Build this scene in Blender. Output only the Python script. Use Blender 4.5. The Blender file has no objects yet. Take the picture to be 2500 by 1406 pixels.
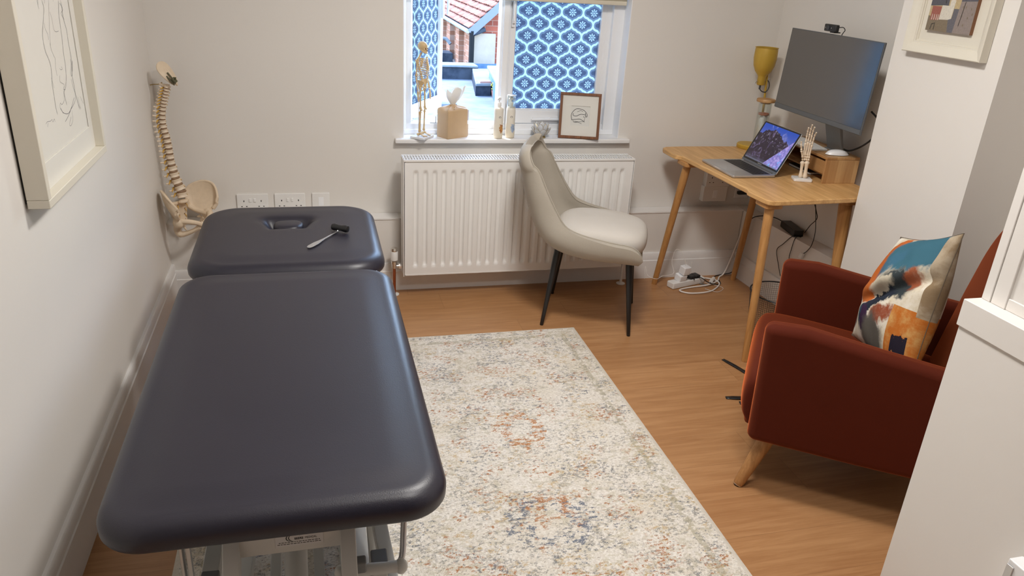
import bpy, bmesh, math, random
from math import sin, cos, pi, radians as R
from mathutils import Vector, Matrix, noise
random.seed(7)
SC = bpy.context.scene
COL = SC.collection

# ------------------------------------------------------------------ node expressions
class X:
    """tiny arithmetic wrapper over shader math nodes"""
    def __init__(s, nt, sock): s.nt, s.s = nt, sock
    def _m(s, op, *a):
        n = s.nt.nodes.new('ShaderNodeMath'); n.operation = op
        for i, q in enumerate((s,) + a):
            if isinstance(q, X): s.nt.links.new(q.s, n.inputs[i])
            else: n.inputs[i].default_value = q
        return X(s.nt, n.outputs[0])
    def __add__(s, o): return s._m('ADD', o)
    __radd__ = __add__
    def __sub__(s, o): return s._m('SUBTRACT', o)
    def __rsub__(s, o): return (s * -1) + o
    def __mul__(s, o): return s._m('MULTIPLY', o)
    __rmul__ = __mul__
    def __truediv__(s, o): return s._m('DIVIDE', o)
    def abs(s): return s._m('ABSOLUTE')
    def floor(s): return s._m('FLOOR')
    def fract(s): return s._m('FRACT')
    def sin(s): return s._m('SINE')
    def cos(s): return s._m('COSINE')
    def sqrt(s): return s._m('SQRT')
    def max(s, o): return s._m('MAXIMUM', o)
    def min(s, o): return s._m('MINIMUM', o)
    def pow(s, o): return s._m('POWER', o)
    def atan2(s, o): return s._m('ARCTAN2', o)
    def gt(s, o): return s._m('GREATER_THAN', o)
    def lt(s, o): return s._m('LESS_THAN', o)
    def step(s, a, b):
        n = s.nt.nodes.new('ShaderNodeMapRange'); n.interpolation_type = 'SMOOTHSTEP'
        s.nt.links.new(s.s, n.inputs['Value'])
        n.inputs['From Min'].default_value = a; n.inputs['From Max'].default_value = b
        return X(s.nt, n.outputs[0])

class Mat:
    def __init__(s, name, rough=.5, metal=0, spec=.5):
        s.m = bpy.data.materials.new(name); s.m.use_nodes = True
        s.nt = s.m.node_tree; s.b = s.nt.nodes['Principled BSDF']
        s.b.inputs['Roughness'].default_value = rough
        s.b.inputs['Metallic'].default_value = metal
        s.b.inputs['Specular IOR Level'].default_value = spec
        s.tc = s.nt.nodes.new('ShaderNodeTexCoord')
    def obj(s):
        sp = s.nt.nodes.new('ShaderNodeSeparateXYZ'); s.nt.links.new(s.tc.outputs['Object'], sp.inputs[0])
        return [X(s.nt, sp.outputs[i]) for i in range(3)]
    def comb(s, x, y, z):
        n = s.nt.nodes.new('ShaderNodeCombineXYZ')
        for i, q in enumerate((x, y, z)):
            if isinstance(q, X): s.nt.links.new(q.s, n.inputs[i])
            else: n.inputs[i].default_value = q
        return n.outputs[0]
    def noise(s, scale, detail=3, rough=.5, vec=None, dist=0):
        n = s.nt.nodes.new('ShaderNodeTexNoise')
        n.inputs['Scale'].default_value = scale; n.inputs['Detail'].default_value = detail
        n.inputs['Roughness'].default_value = rough; n.inputs['Distortion'].default_value = dist
        s.nt.links.new(vec if vec else s.tc.outputs['Object'], n.inputs['Vector'])
        return X(s.nt, n.outputs[0])
    def voro(s, scale, vec=None, out=0):
        n = s.nt.nodes.new('ShaderNodeTexVoronoi'); n.inputs['Scale'].default_value = scale
        s.nt.links.new(vec if vec else s.tc.outputs['Object'], n.inputs['Vector'])
        return X(s.nt, n.outputs[out])
    def mix(s, f, a, b):
        n = s.nt.nodes.new('ShaderNodeMix'); n.data_type = 'RGBA'
        for sock, q in ((n.inputs[0], f), (n.inputs[6], a), (n.inputs[7], b)):
            if isinstance(q, X): s.nt.links.new(q.s, sock)
            elif hasattr(q, 'is_linked'): s.nt.links.new(q, sock)
            elif isinstance(q, (int, float)): sock.default_value = q
            else: sock.default_value = (*q, 1)
        return n.outputs[2]
    def color(s, q):
        if hasattr(q, 'is_linked'): s.nt.links.new(q, s.b.inputs['Base Color'])
        else: s.b.inputs['Base Color'].default_value = (*q, 1)
        return s
    def bump(s, h, strength=.3, dist=.001):
        n = s.nt.nodes.new('ShaderNodeBump'); n.inputs['Strength'].default_value = strength
        n.inputs['Distance'].default_value = dist
        s.nt.links.new(h.s, n.inputs['Height']); s.nt.links.new(n.outputs[0], s.b.inputs['Normal'])
        return s
    def set(s, **k):
        for a, v in k.items():
            a = a.replace('_', ' ')
            if isinstance(v, X): s.nt.links.new(v.s, s.b.inputs[a])
            else: s.b.inputs[a].default_value = v
        return s

def srgb(r, g, b):
    f = lambda c: (c / 255 / 12.92) if c <= 10 else ((c / 255 + .055) / 1.055) ** 2.4
    return (f(r), f(g), f(b))

def simple(name, col, rough=.5, metal=0, var=.06, vs=30, bump=0, bs=200, spec=.5):
    m = Mat(name, rough, metal, spec)
    n = m.noise(vs, 3)
    m.color(m.mix(n, tuple(c * (1 - var) for c in col), tuple(min(1, c * (1 + var)) for c in col)))
    if bump: m.bump(m.noise(bs, 2), bump, .001)
    return m.m

# ------------------------------------------------------------------ mesh builder
def ident(): return Matrix.Identity(4)
def frame(p0, p1):
    z = (Vector(p1) - Vector(p0)); L = z.length; z.normalize()
    x = z.orthogonal().normalized(); y = z.cross(x)
    M = Matrix((x, y, z)).transposed().to_4x4(); M.translation = Vector(p0)
    return M, L

class MB:
    def __init__(s): s.v = []; s.f = []; s.mi = []
    def add(s, vs, fs, mi=0, M=None):
        o = len(s.v)
        s.v += [tuple((M @ Vector(v)) if M else v) for v in vs]
        s.f += [tuple(o + i for i in f) for f in fs]; s.mi += [mi] * len(fs)
        return s
    def box(s, x0, x1, y0, y1, z0, z1, mi=0, M=None):
        vs = [(x0, y0, z0), (x1, y0, z0), (x1, y1, z0), (x0, y1, z0), (x0, y0, z1), (x1, y0, z1), (x1, y1, z1), (x0, y1, z1)]
        return s.add(vs, [(0, 3, 2, 1), (4, 5, 6, 7), (0, 1, 5, 4), (1, 2, 6, 5), (2, 3, 7, 6), (3, 0, 4, 7)], mi, M)
    def loft(s, rings, closed=True, cap0=True, cap1=True, mi=0, M=None):
        n = len(rings[0]); vs = [p for r in rings for p in r]; fs = []
        for k in range(len(rings) - 1):
            for i in range(n if closed else n - 1):
                j = (i + 1) % n
                fs.append((k * n + i, k * n + j, (k + 1) * n + j, (k + 1) * n + i))
        if cap0: fs.append(tuple(range(n))[::-1])
        if cap1: fs.append(tuple((len(rings) - 1) * n + i for i in range(n)))
        return s.add(vs, fs, mi, M)
    def rod(s, p0, p1, r0, r1=None, n=16, mi=0, M=None):
        r1 = r0 if r1 is None else r1
        F, L = frame(p0, p1)
        rings = [[tuple(F @ Vector((r * cos(2 * pi * i / n), r * sin(2 * pi * i / n), z))) for i in range(n)] for r, z in ((r0, 0), (r1, L))]
        return s.loft(rings, mi=mi, M=M)
    def lathe(s, prof, n=32, M=None, mi=0, cap0=True, cap1=True):
        rings = [[(r * cos(2 * pi * i / n), r * sin(2 * pi * i / n), z) for i in range(n)] for r, z in prof]
        return s.loft(rings, cap0=cap0, cap1=cap1, mi=mi, M=M)
    def ball(s, c, r, n=12, m=8, M=None, mi=0):
        if not hasattr(r, '__len__'): r = (r, r, r)
        rings = []
        for k in range(m + 1):
            t = pi * k / m; q = max(sin(t), .02)
            rings.append([(c[0] + r[0] * q * cos(2 * pi * i / n), c[1] + r[1] * q * sin(2 * pi * i / n), c[2] - r[2] * cos(t)) for i in range(n)])
        return s.loft(rings, M=M, mi=mi)
    def tube(s, pts, r, n=8, mi=0, M=None, sub=6, smooth=True, closed=False):
        P = [Vector(p) for p in pts]
        rr = r if hasattr(r, '__len__') else [r] * len(P)
        if smooth and len(P) > 2:
            Q = []; RR = []
            m = len(P)
            for i in range(m if closed else m - 1):
                if closed: a, b, c, d = P[(i - 1) % m], P[i], P[(i + 1) % m], P[(i + 2) % m]
                else: a, b, c, d = P[max(i - 1, 0)], P[i], P[i + 1], P[min(i + 2, m - 1)]
                for k in range(sub):
                    t = k / sub
                    Q.append(.5 * ((2 * b) + (c - a) * t + (2 * a - 5 * b + 4 * c - d) * t * t + (3 * b - a - 3 * c + d) * t ** 3))
                    RR.append(rr[i] * (1 - t) + rr[(i + 1) % m] * t)
            if not closed: Q.append(P[-1]); RR.append(rr[-1])
            P, rr = Q, RR
        rings = []; up = None; m = len(P)
        for i, p in enumerate(P):
            t = (P[(i + 1) % m] - P[(i - 1) % m]) if closed else (P[min(i + 1, m - 1)] - P[max(i - 1, 0)])
            if t.length < 1e-9: t = Vector((0, 0, 1))
            t.normalize()
            if up is None: up = t.orthogonal().normalized()
            up = (up - t * up.dot(t))
            up = up.normalized() if up.length > 1e-6 else t.orthogonal().normalized()
            w = t.cross(up)
            rings.append([tuple(p + rr[i] * (cos(2 * pi * k / n) * up + sin(2 * pi * k / n) * w)) for k in range(n)])
        if closed: rings.append(rings[0])
        return s.loft(rings, mi=mi, M=M, cap0=not closed, cap1=not closed)
    def prism(s, poly, z0, z1, M=None, mi=0):
        return s.loft([[(x, y, z0) for x, y in poly], [(x, y, z1) for x, y in poly]], M=M, mi=mi)
    def grid(s, fn, nu, nv, mi=0, M=None):
        vs = [fn(i / nu, j / nv) for j in range(nv + 1) for i in range(nu + 1)]
        fs = [(j * (nu + 1) + i, j * (nu + 1) + i + 1, (j + 1) * (nu + 1) + i + 1, (j + 1) * (nu + 1) + i) for j in range(nv) for i in range(nu)]
        return s.add(vs, fs, mi, M)
    def ribbon(s, pts, w, z=0, mi=0, M=None):
        """flat pencil / print line lying in local xy at height z"""
        P = [Vector((p[0], p[1])) for p in pts]; L = []; Rr = []
        for i, p in enumerate(P):
            t = P[min(i + 1, len(P) - 1)] - P[max(i - 1, 0)]
            t = t.normalized() if t.length > 1e-9 else Vector((1, 0)); nn = Vector((-t.y, t.x)) * w / 2
            L.append((*(p + nn), z)); Rr.append((*(p - nn), z))
        n = len(P); vs = L + Rr
        return s.add(vs, [(i, n + i, n + i + 1, i + 1) for i in range(n - 1)], mi, M)
    def build(s, name, mat, parent=None, bevel=0, seg=2, sharp=35, sub=0, solid=0, weld=False, remesh=0, smoothit=0):
        me = bpy.data.meshes.new(name); me.from_pydata(s.v, [], s.f)
        mats = mat if isinstance(mat, (list, tuple)) else [mat]
        for m in mats: me.materials.append(m)
        me.polygons.foreach_set('material_index', s.mi)
        bm = bmesh.new(); bm.from_mesh(me)
        if weld: bmesh.ops.remove_doubles(bm, verts=bm.verts, dist=1e-5)
        bmesh.ops.recalc_face_normals(bm, faces=bm.faces); bm.to_mesh(me); bm.free()
        me.polygons.foreach_set('use_smooth', [True] * len(me.polygons))
        if not (sub or remesh): me.set_sharp_from_angle(angle=R(sharp))
        o = bpy.data.objects.new(name, me); COL.objects.link(o)
        if parent: o.parent = parent
        if solid:
            q = o.modifiers.new('s', 'SOLIDIFY'); q.thickness = abs(solid); q.offset = -1 if solid > 0 else 1
        if remesh:
            q = o.modifiers.new('r', 'REMESH'); q.mode = 'VOXEL'; q.voxel_size = remesh; q.use_smooth_shade = True
            if smoothit:
                q = o.modifiers.new('sm', 'SMOOTH'); q.iterations = smoothit; q.factor = .5
        if bevel:
            q = o.modifiers.new('b', 'BEVEL'); q.width = bevel; q.segments = seg; q.limit_method = 'ANGLE'; q.angle_limit = R(40)
            q.harden_normals = True
        if sub:
            q = o.modifiers.new('u', 'SUBSURF'); q.levels = sub; q.render_levels = sub
        return o

def T(x=0, y=0, z=0, rx=0, ry=0, rz=0):
    return Matrix.Translation((x, y, z)) @ Matrix.Rotation(rz, 4, 'Z') @ Matrix.Rotation(ry, 4, 'Y') @ Matrix.Rotation(rx, 4, 'X')

def thing(name, label, cat, loc=(0, 0, 0), rz=0, group=None, rx=0, ry=0):
    o = bpy.data.objects.new(name, None); COL.objects.link(o)
    o.empty_display_size = .05
    o.location = loc; o.rotation_euler = (rx, ry, rz); tag(o, label, cat, group); return o
def tag(o, label, cat, group=None, kind=None):
    o['label'] = label; o['category'] = cat
    if group: o['group'] = group
    if kind: o['kind'] = kind
    return o
def struct(o): o['kind'] = 'structure'; return o
def copy_tree(o, loc=None, rz=None, label=None):
    def rec(q, par):
        c = q.copy(); COL.objects.link(c); c.parent = par
        for ch in list(q.children): rec(ch, c)
        return c
    c = rec(o, None)
    if loc: c.location = loc
    if rz is not None: c.rotation_euler = (0, 0, rz)
    if label: c['label'] = label
    return c

def rrect(hx, hy, r, nc=8, ns=10):
    """rounded rectangle, constant vertex count"""
    r = max(min(r, hx - 1e-4, hy - 1e-4), 1e-4); pts = []
    C = [(hx - r, hy - r, 0), (-(hx - r), hy - r, pi / 2), (-(hx - r), -(hy - r), pi), (hx - r, -(hy - r), 1.5 * pi)]
    for k, (cx, cy, a0) in enumerate(C):
        for i in range(nc + 1):
            a = a0 + (pi / 2) * i / nc; pts.append((cx + r * cos(a), cy + r * sin(a)))
        nx = C[(k + 1) % 4]; a1 = a0 + pi / 2
        p = (cx + r * cos(a1), cy + r * sin(a1)); q = (nx[0] + r * cos(nx[2]), nx[1] + r * sin(nx[2]))
        for i in range(1, ns):
            t = i / ns; pts.append((p[0] + (q[0] - p[0]) * t, p[1] + (q[1] - p[1]) * t))
    return pts
def rbox(mb, hx, hy, z0, z1, r, e, M=None, mi=0, nc=6, ns=1, eb=None):
    """box with rounded plan corners (r) and rounded top/bottom edges (e)"""
    rings = []; eb = e if eb is None else eb; k = 5
    for i in range(k + 1):
        a = pi / 2 * i / k; d = eb * (1 - sin(a)); rings.append([(x, y, z0 + eb * (1 - cos(a))) for x, y in rrect(hx - d, hy - d, r - d, nc, ns)])
    for i in range(k + 1):
        a = pi / 2 * i / k; d = e * (1 - cos(a)); rings.append([(x, y, z1 - e + e * sin(a)) for x, y in rrect(hx - d, hy - d, r - d, nc, ns)])
    return mb.loft(rings, M=M, mi=mi)
def catmull(P, n):
    out = []; m = len(P)
    for i in range(m - 1):
        a, b, c, d = [Vector(P[max(0, min(m - 1, j))]) for j in (i - 1, i, i + 1, i + 2)]
        for k in range(n):
            t = k / n
            out.append(.5 * ((2 * b) + (c - a) * t + (2 * a - 5 * b + 4 * c - d) * t * t + (3 * b - a - 3 * c + d) * t ** 3))
    out.append(Vector(P[-1])); return out
def inset(P, d):
    n = len(P); out = []
    A = sum(P[i][0] * P[(i + 1) % n][1] - P[(i + 1) % n][0] * P[i][1] for i in range(n)); sg = 1 if A > 0 else -1
    for i in range(n):
        a, b, c = Vector(P[i - 1]), Vector(P[i]), Vector(P[(i + 1) % n])
        e1 = (b - a).normalized(); e2 = (c - b).normalized()
        n1 = Vector((-e1.y, e1.x)) * sg; n2 = Vector((-e2.y, e2.x)) * sg
        m = (n1 + n2); m = m / max(.35, (1 + n1.dot(n2)))
        q = b + m * d; out.append((q.x, q.y))
    return out
def slab(mb, P, a0, a1, r, fn, k=6):
    rings = []
    for i in range(k + 1):
        t = pi / 2 * i / k; rings.append([fn(x, y, a0 + r * (1 - cos(t))) for x, y in inset(P, r * (1 - sin(t)))])
    for i in range(k + 1):
        t = pi / 2 * (1 - i / k); rings.append([fn(x, y, a1 - r * (1 - cos(t))) for x, y in inset(P, r * (1 - sin(t)))])
    return mb.loft(rings)
def sstep(a, b, x):
    t = max(0, min(1, (x - a) / (b - a))); return t * t * (3 - 2 * t)
SCRN=.6; SKY=1.3; SUN=2.5; E1=17; E2=8; LC=(1,.965,.92); EXPO=1.0; FILM_D=(.14,.175,.24); FILM_L=(.44,.55,.61)
# ------------------------------------------------------------------ materials
WALLC = (.765, .735, .695)
def wall_mat(name, col, b=.12):
    m = Mat(name, .62, 0, .25)
    n = m.noise(2.2, 3)
    m.color(m.mix(n, tuple(c * .975 for c in col), tuple(min(1, c * 1.015) for c in col)))
    m.bump(m.noise(90, 4), b, .0015); return m.m
m_wall = wall_mat('cream wall paint', WALLC)
m_ceil = wall_mat('ceiling paint', (.85, .84, .82))
m_trim = simple('white satin paint', (.80, .785, .77), .38, var=.015, vs=3, bump=.05, bs=60)
m_panel = simple('panel paint', (.74, .71, .675), .42, var=.02, vs=3, bump=.25, bs=45)
m_upvc = simple('window frame white', (.86, .87, .89), .3, var=.01)
m_rad = simple('radiator enamel', (.84, .83, .81), .3, var=.01)
m_plastic = simple('white plastic', (.80, .79, .77), .35, var=.01)
m_slot = simple('dark slot', (.02, .02, .02), .6)
m_chrome = simple('chrome', (.75, .72, .68), .2, 1)
m_brass = simple('antique brass', (.55, .42, .2), .35, 1)
m_copper = simple('copper pipe', (.45, .17, .09), .35, 1)
m_black = simple('black metal', (.012, .012, .013), .38)
m_blackp = simple('black plastic', (.015, .015, .016), .42)
m_cablew = simple('white cable', (.78, .75, .71), .45)
m_alu = simple('brushed aluminium', (.62, .62, .63), .32, .85)

def wood_floor():
    m = Mat('oak plank floor', .36, 0, .4)
    x, y, z = m.obj()
    W, L = .18, 1.22
    row = (y / W).floor(); rnd = (row * 12.9898).sin() * 43758.5
    xs = x + rnd.fract() * L
    col = (xs / L).floor()
    pid = ((row * 7.13 + col * 3.77).sin() * 9631.7).fract()
    fy = (y / W).fract(); fx = (xs / L).fract()
    gap = fy.lt(.006).max(fx.lt(.0012))
    v = m.comb(xs * 1.0, y * 13 + pid * 40, pid * 20)
    g1 = m.noise(2.6, 5, .6, v, .9); v2 = m.comb(xs * 3, y * 70, pid * 9); g2 = m.noise(3, 3, .6, v2)
    v3 = m.comb(x * 1.2, y * 3, 0); g3 = m.noise(1.6, 2, .5, v3)
    f = g1 * .62 + g2 * .3 + g3 * .25 - .1
    c = m.mix(f.step(.25, .76), (.340, .160, .064), (.515, .283, .130))
    c = m.mix(pid * .28, c, (.30, .145, .06))
    c = m.mix(gap * .45, c, (.10, .045, .02))
    m.color(c); m.set(Roughness=(g2 * .14 + .30)); m.bump(g2 * .5 + gap * -1.5, .12, .0006); return m.m
m_floor = wood_floor()

def wood(name, c1, c2, axis=0, scale=1, rough=.42, stripes=0, ring=13):
    m = Mat(name, rough, 0, .4); p = m.obj()
    a = p[axis]; o = [q for i, q in enumerate(p) if i != axis]
    f = m.noise(3 * scale, 4, .6, m.comb(a * 1.2, o[0] * ring, o[1] * ring), .6)
    f2 = m.noise(3 * scale, 3, .6, m.comb(a * 4, o[0] * 70, o[1] * 70))
    k = (f * .7 + f2 * .3)
    if stripes:
        st = ((o[0] / stripes).floor() * 4.37).sin() * 941.3
        k = k * .6 + st.fract() * .35
    m.color(m.mix(k.step(.25, .75), c1, c2)); m.bump(f2, .08, .0005); return m.m
m_desk = wood('oak desk veneer', (.50, .265, .095), (.74, .455, .195), axis=1, stripes=.0)
m_deskleg = wood('oak leg', (.40, .185, .056), (.60, .32, .115), axis=2, ring=20)
m_bamboo = wood('bamboo', (.44, .235, .095), (.66, .42, .20), axis=2, stripes=.021, ring=18)
m_bambooy = wood('bamboo top', (.42, .22, .085), (.60, .37, .17), axis=1, stripes=.018, ring=18)
m_walnut = wood('walnut frame', (.10, .036, .014), (.26, .105, .045), axis=2, ring=30)
m_legwood = wood('beech leg', (.32, .15, .05), (.50, .26, .10), axis=2, ring=25)

def leather():
    m = Mat('navy leatherette', .42, 0, .5)
    x, y, z = m.obj()
    n = m.noise(3, 4); grain = m.voro(420); g2 = m.noise(260, 3)
    m.color(m.mix(n, (.016, .015, .026), (.022, .020, .032)))
    scr = m.noise(9, 5, .7, m.comb(x * 40, y * 3, z)).step(.58, .8)
    m.set(Roughness=(n * .08 + .355 + scr * .03))
    m.bump(grain * .35 + g2 * .55, .4, .0007)
    m.set(Coat_Weight=.05, Coat_Roughness=.4); return m.m
m_leather = leather()

def fabric(name, c1, c2, sc=900, bump=.5, rough=.9, sheen=0, tint=(1, 1, 1), big=8, thread=True):
    m = Mat(name, rough, 0, .15); x, y, z = m.obj()
    n = m.noise(big, 3); f = m.noise(sc, 2)
    if thread: f = f * .6 + m.noise(60, 2, .5, m.comb(x * 18, y * 18, z * 2)) * .4
    m.color(m.mix((n * .35 + f * .8 - .08), c1, c2)); m.bump(f, bump, .0012)
    if sheen:
        m.set(Sheen_Weight=sheen, Sheen_Roughness=.35); m.b.inputs['Sheen Tint'].default_value = (*tint, 1)
    return m.m
m_chair = fabric('oatmeal woven fabric', (.36, .32, .265), (.53, .485, .415), 700)
m_chairseat = fabric('pale woven seat fabric', (.56, .52, .47), (.70, .66, .61), 700)
m_velvet = fabric('rust velvet', (.068, .0090, .0027), (.092, .013, .0042), 500, .15, .8, sheen=.85, tint=(1.0, .25, .08), thread=False)
m_blind = fabric('cream blind fabric', (.66, .61, .50), (.72, .67, .56), 600, .2)

def rug():
    m = Mat('patterned rug', .95, 0, .1); x, y, z = m.obj()
    pile = m.noise(420, 2); pile2 = m.noise(130, 3)
    jit = m.noise(210, 1)
    xj = x + (jit - .5) * .012; yj = y + (pile - .5) * .012
    v = m.comb(xj, yj * 1.25, 0)
    warm = m.noise(5, 3, .55, v)
    c = m.mix(pile2.step(.3, .7), (.67, .62, .55), (.83, .79, .73))
    c = m.mix(warm.step(.45, .7) * .4, c, (.66, .59, .47))
    # worn pattern patches: each colour = coarse patch x medium detail x fine speckle
    def layer(c, col, seed, coarse, lo, fine, flo, amt=.85, ysc=1.6):
        a = m.noise(coarse, 3, .6, m.comb(xj + seed, yj * 1.2 + seed, seed)).step(lo, lo + .07)
        b = m.noise(fine, 3, .62, m.comb(xj + seed * 2, yj * ysc, seed * 3)).step(flo, flo + .05)
        k = m.noise(230, 2, .5, m.comb(xj, yj * 1.4, seed)).step(.36, .50)
        return m.mix(a * b * k * amt, c, col)
    c = layer(c, (.46, .41, .28), 1.3, 6, .43, 30, .50, .5)
    c = layer(c, (.24, .235, .22), 5.1, 9, .475, 75, .53, .8)
    c = layer(c, (.27, .23, .19), 8.7, 11, .39, 110, .575, .8)
    c = layer(c, (.50, .33, .11), 3.9, 8, .52, 55, .545, .7)
    c = layer(c, (.40, .155, .05), 9.2, 9, .52, 62, .535, .95)
    c = layer(c, (.13, .145, .175), 12.4, 8, .53, 66, .545, .85)
    # two bolder worn medallions
    def ringmask(cx, cy, rx, ry, seed, lo=.47):
        dx = (xj - cx) / rx; dy = (yj - cy) / ry
        r = (dx * dx + dy * dy).sqrt() + (m.noise(14, 2, .5, m.comb(xj, yj, seed)) - .5) * 1.3
        return (r - .80).abs().lt(.26) * m.noise(30, 3, .6, m.comb(xj, yj * 2, seed)).step(lo, lo + .05) * jit.step(.3, .5)
    c = m.mix(ringmask(1.385, -1.48, .085, .12, 2.2, .50) * .9, c, (.47, .195, .06))
    c = m.mix(ringmask(1.345, -1.99, .14, .12, 4.2, .51) * .85, c, (.11, .14, .20))
    c = m.mix(ringmask(1.37, -1.93, .07, .06, 6.2, .50) * .85, c, (.45, .19, .065))
    # bound edge
    e = (x - .252).min(1.862 - x).min(-.668 - y)
    c = m.mix(e.lt(.018) * .85, c, (.68, .63, .55))
    band = (e - .085).abs().lt(.012) * m.noise(60, 2).step(.42, .5)
    c = m.mix(band * .55, c, (.40, .36, .25))
    m.color(c); m.bump(pile * .5 + pile2 * .8, .9, .004); return m.m
m_rug = rug()

def film():
    """trellis and daisy privacy film: lit by whatever is behind it"""
    m = bpy.data.materials.new('patterned privacy film'); m.use_nodes = True
    M_ = Mat.__new__(Mat); M_.m = m; M_.nt = m.node_tree; nt = m.node_tree
    M_.b = nt.nodes['Principled BSDF']; M_.tc = nt.nodes.new('ShaderNodeTexCoord')
    x, y, z = M_.obj()
    X0 = x / .1155 + .13; Z0 = z / .119 + .30
    def cell(ox, oz):
        u = (X0 + ox + .5).fract() - .5; w = (Z0 + oz + .5).fract() - .5
        return u, w, u.abs() + w.abs()
    u1, w1, d1 = cell(0, 0); u2, w2, d2 = cell(.5, .5)
    pick = d1.lt(d2)
    u = u1 * pick + u2 * (1 - pick); w = w1 * pick + w2 * (1 - pick)
    au, aw = u.abs(), w.abs()
    # trellis border: own side lobes bulge out, the neighbours' lobes bite in
    def circ(cx, cz, r): return ((au - cx) * (au - cx) + (aw - cz) * (aw - cz)).sqrt() - r
    sd = ((au + aw - .5) * .707).min(circ(.290, 0, .210))
    sd = sd.max(circ(.210, .5, .210) * -1)
    band = sd.abs().lt(.043) * (au - .5).abs().gt(.008)
    inner = (sd + .085).abs().lt(.035)
    r = (u * u + w * w).sqrt(); th = w.atan2(u)
    ph = (th * 8).cos()._m('ARCCOSINE') / 8
    lat = r * ph.sin() / .025; rad_ = (r - .118) / .058
    petal = (lat * lat + rad_ * rad_).lt(1)
    dot = r.lt(.034)
    light = band.max(petal).max(dot)
    f = light.max(inner * .22)
    col = M_.mix(f, FILM_D, FILM_L)
    tr = nt.nodes.new('ShaderNodeBsdfTranslucent'); di = nt.nodes.new('ShaderNodeBsdfDiffuse')
    nt.links.new(col, tr.inputs[0]); nt.links.new(col, di.inputs[0])
    mx = nt.nodes.new('ShaderNodeMixShader'); mx.inputs[0].default_value = .25
    nt.links.new(tr.outputs[0], mx.inputs[1]); nt.links.new(di.outputs[0], mx.inputs[2])
    out = [n for n in nt.nodes if n.type == 'OUTPUT_MATERIAL'][0]
    nt.links.new(mx.outputs[0], out.inputs[0]); return m
m_film = film()
def thin(name, col=(1, 1, 1), refl=.10, haze=0, hazecol=(.9, .9, .9)):
    """thin clear sheet: sees straight through, with a sheen at grazing angles"""
    m = bpy.data.materials.new(name); m.use_nodes = True; nt = m.node_tree
    out = [n for n in nt.nodes if n.type == 'OUTPUT_MATERIAL'][0]; nt.nodes.remove(nt.nodes['Principled BSDF'])
    tr = nt.nodes.new('ShaderNodeBsdfTransparent'); gl = nt.nodes.new('ShaderNodeBsdfGlossy'); gl.inputs['Roughness'].default_value = .04
    tr.inputs[0].default_value = (*col, 1)
    fr = nt.nodes.new('ShaderNodeLayerWeight'); fr.inputs[0].default_value = .35
    mr = nt.nodes.new('ShaderNodeMapRange'); nt.links.new(fr.outputs['Facing'], mr.inputs[0]); mr.inputs[3].default_value = refl * .5; mr.inputs[4].default_value = min(1, refl * 5)
    mx = nt.nodes.new('ShaderNodeMixShader'); nt.links.new(mr.outputs[0], mx.inputs[0]); nt.links.new(tr.outputs[0], mx.inputs[1]); nt.links.new(gl.outputs[0], mx.inputs[2])
    last = mx.outputs[0]
    if haze:
        di = nt.nodes.new('ShaderNodeBsdfTranslucent'); di.inputs[0].default_value = (*hazecol, 1)
        d2 = nt.nodes.new('ShaderNodeBsdfDiffuse'); d2.inputs[0].default_value = (*hazecol, 1)
        m2 = nt.nodes.new('ShaderNodeMixShader'); nt.links.new(di.outputs[0], m2.inputs[1]); nt.links.new(d2.outputs[0], m2.inputs[2])
        m3 = nt.nodes.new('ShaderNodeMixShader'); m3.inputs[0].default_value = haze; nt.links.new(last, m3.inputs[1]); nt.links.new(m2.outputs[0], m3.inputs[2]); last = m3.outputs[0]
    nt.links.new(last, out.inputs[0]); return m
m_glass = thin('clear glass', (.97, .99, .98))

# ------------------------------------------------------------------ camera
cam = bpy.data.cameras.new('camera'); co = bpy.data.objects.new('camera', cam); COL.objects.link(co); SC.camera = co
pt, yw, rl = -0.40195750302468225, 0.26940930888748754, 0.059511138404515745
d = Vector((sin(yw) * cos(pt), cos(yw) * cos(pt), sin(pt))); rt = Vector((cos(yw), -sin(yw), 0)); up = rt.cross(d)
Rv = cos(rl) * rt + sin(rl) * up; Uv = -sin(rl) * rt + cos(rl) * up
Mx = Matrix((Rv, Uv, -d)).transposed().to_4x4(); Mx.translation = (0.6796947, -3.7901119, 1.6032682)
co.matrix_world = Mx
cam.sensor_fit = 'HORIZONTAL'; cam.sensor_width = 36; cam.lens = 1865.744816842443 * 36 / 2500; cam.clip_start = .05

# ------------------------------------------------------------------ room shell
Y0 = -4.7; H = 2.4
struct(MB().box(-.1, 3.9, Y0, .3, -.12, 0).build('floor', m_floor))
struct(MB().box(-.1, 3.9, Y0, .3, H, H + .1).build('ceiling', m_ceil))
struct(MB().box(-.12, 0, Y0, .3, 0, H).build('wall_left', m_wall))
WL, WR, WS, WT = 1.12, 2.262, .752, 2.05
wb = MB()
wb.box(0, WL, 0, .3, 0, H); wb.box(WR, 3.9, 0, .3, 0, H); wb.box(WL, WR, 0, .3, 0, WS); wb.box(WL, WR, 0, .3, WT, H)
wb.box(0, 3.03, -.09, 0, 0, .385)
struct(wb.build('wall_back', m_wall))
# right wall opens out slightly towards the room, with a low boxed ledge
wr = MB()
wr.prism([(3.11, 0), (3.9, 0), (3.9, -2.6), (3.19, -2.6), (3.19, -1.62), (3.18, -1.08)], 0, H)
wr.prism([(3.03, -.0), (3.12, 0), (3.185, -1.08), (3.075, -1.08)], 0, .385)
struct(wr.build('wall_right', m_wall))
struct(MB().box(2.945, 3.25, -1.615, -1.078, 0, H).build('wall_chimney_breast', m_wall))
struct(MB().box(-.1, 3.9, Y0 - .1, Y0, 0, H).build('wall_front', wall_mat('darkened unseen end wall', (.10, .10, .11))))  # unseen end wall, coloured dark so the couch and armchair catch less light
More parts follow.
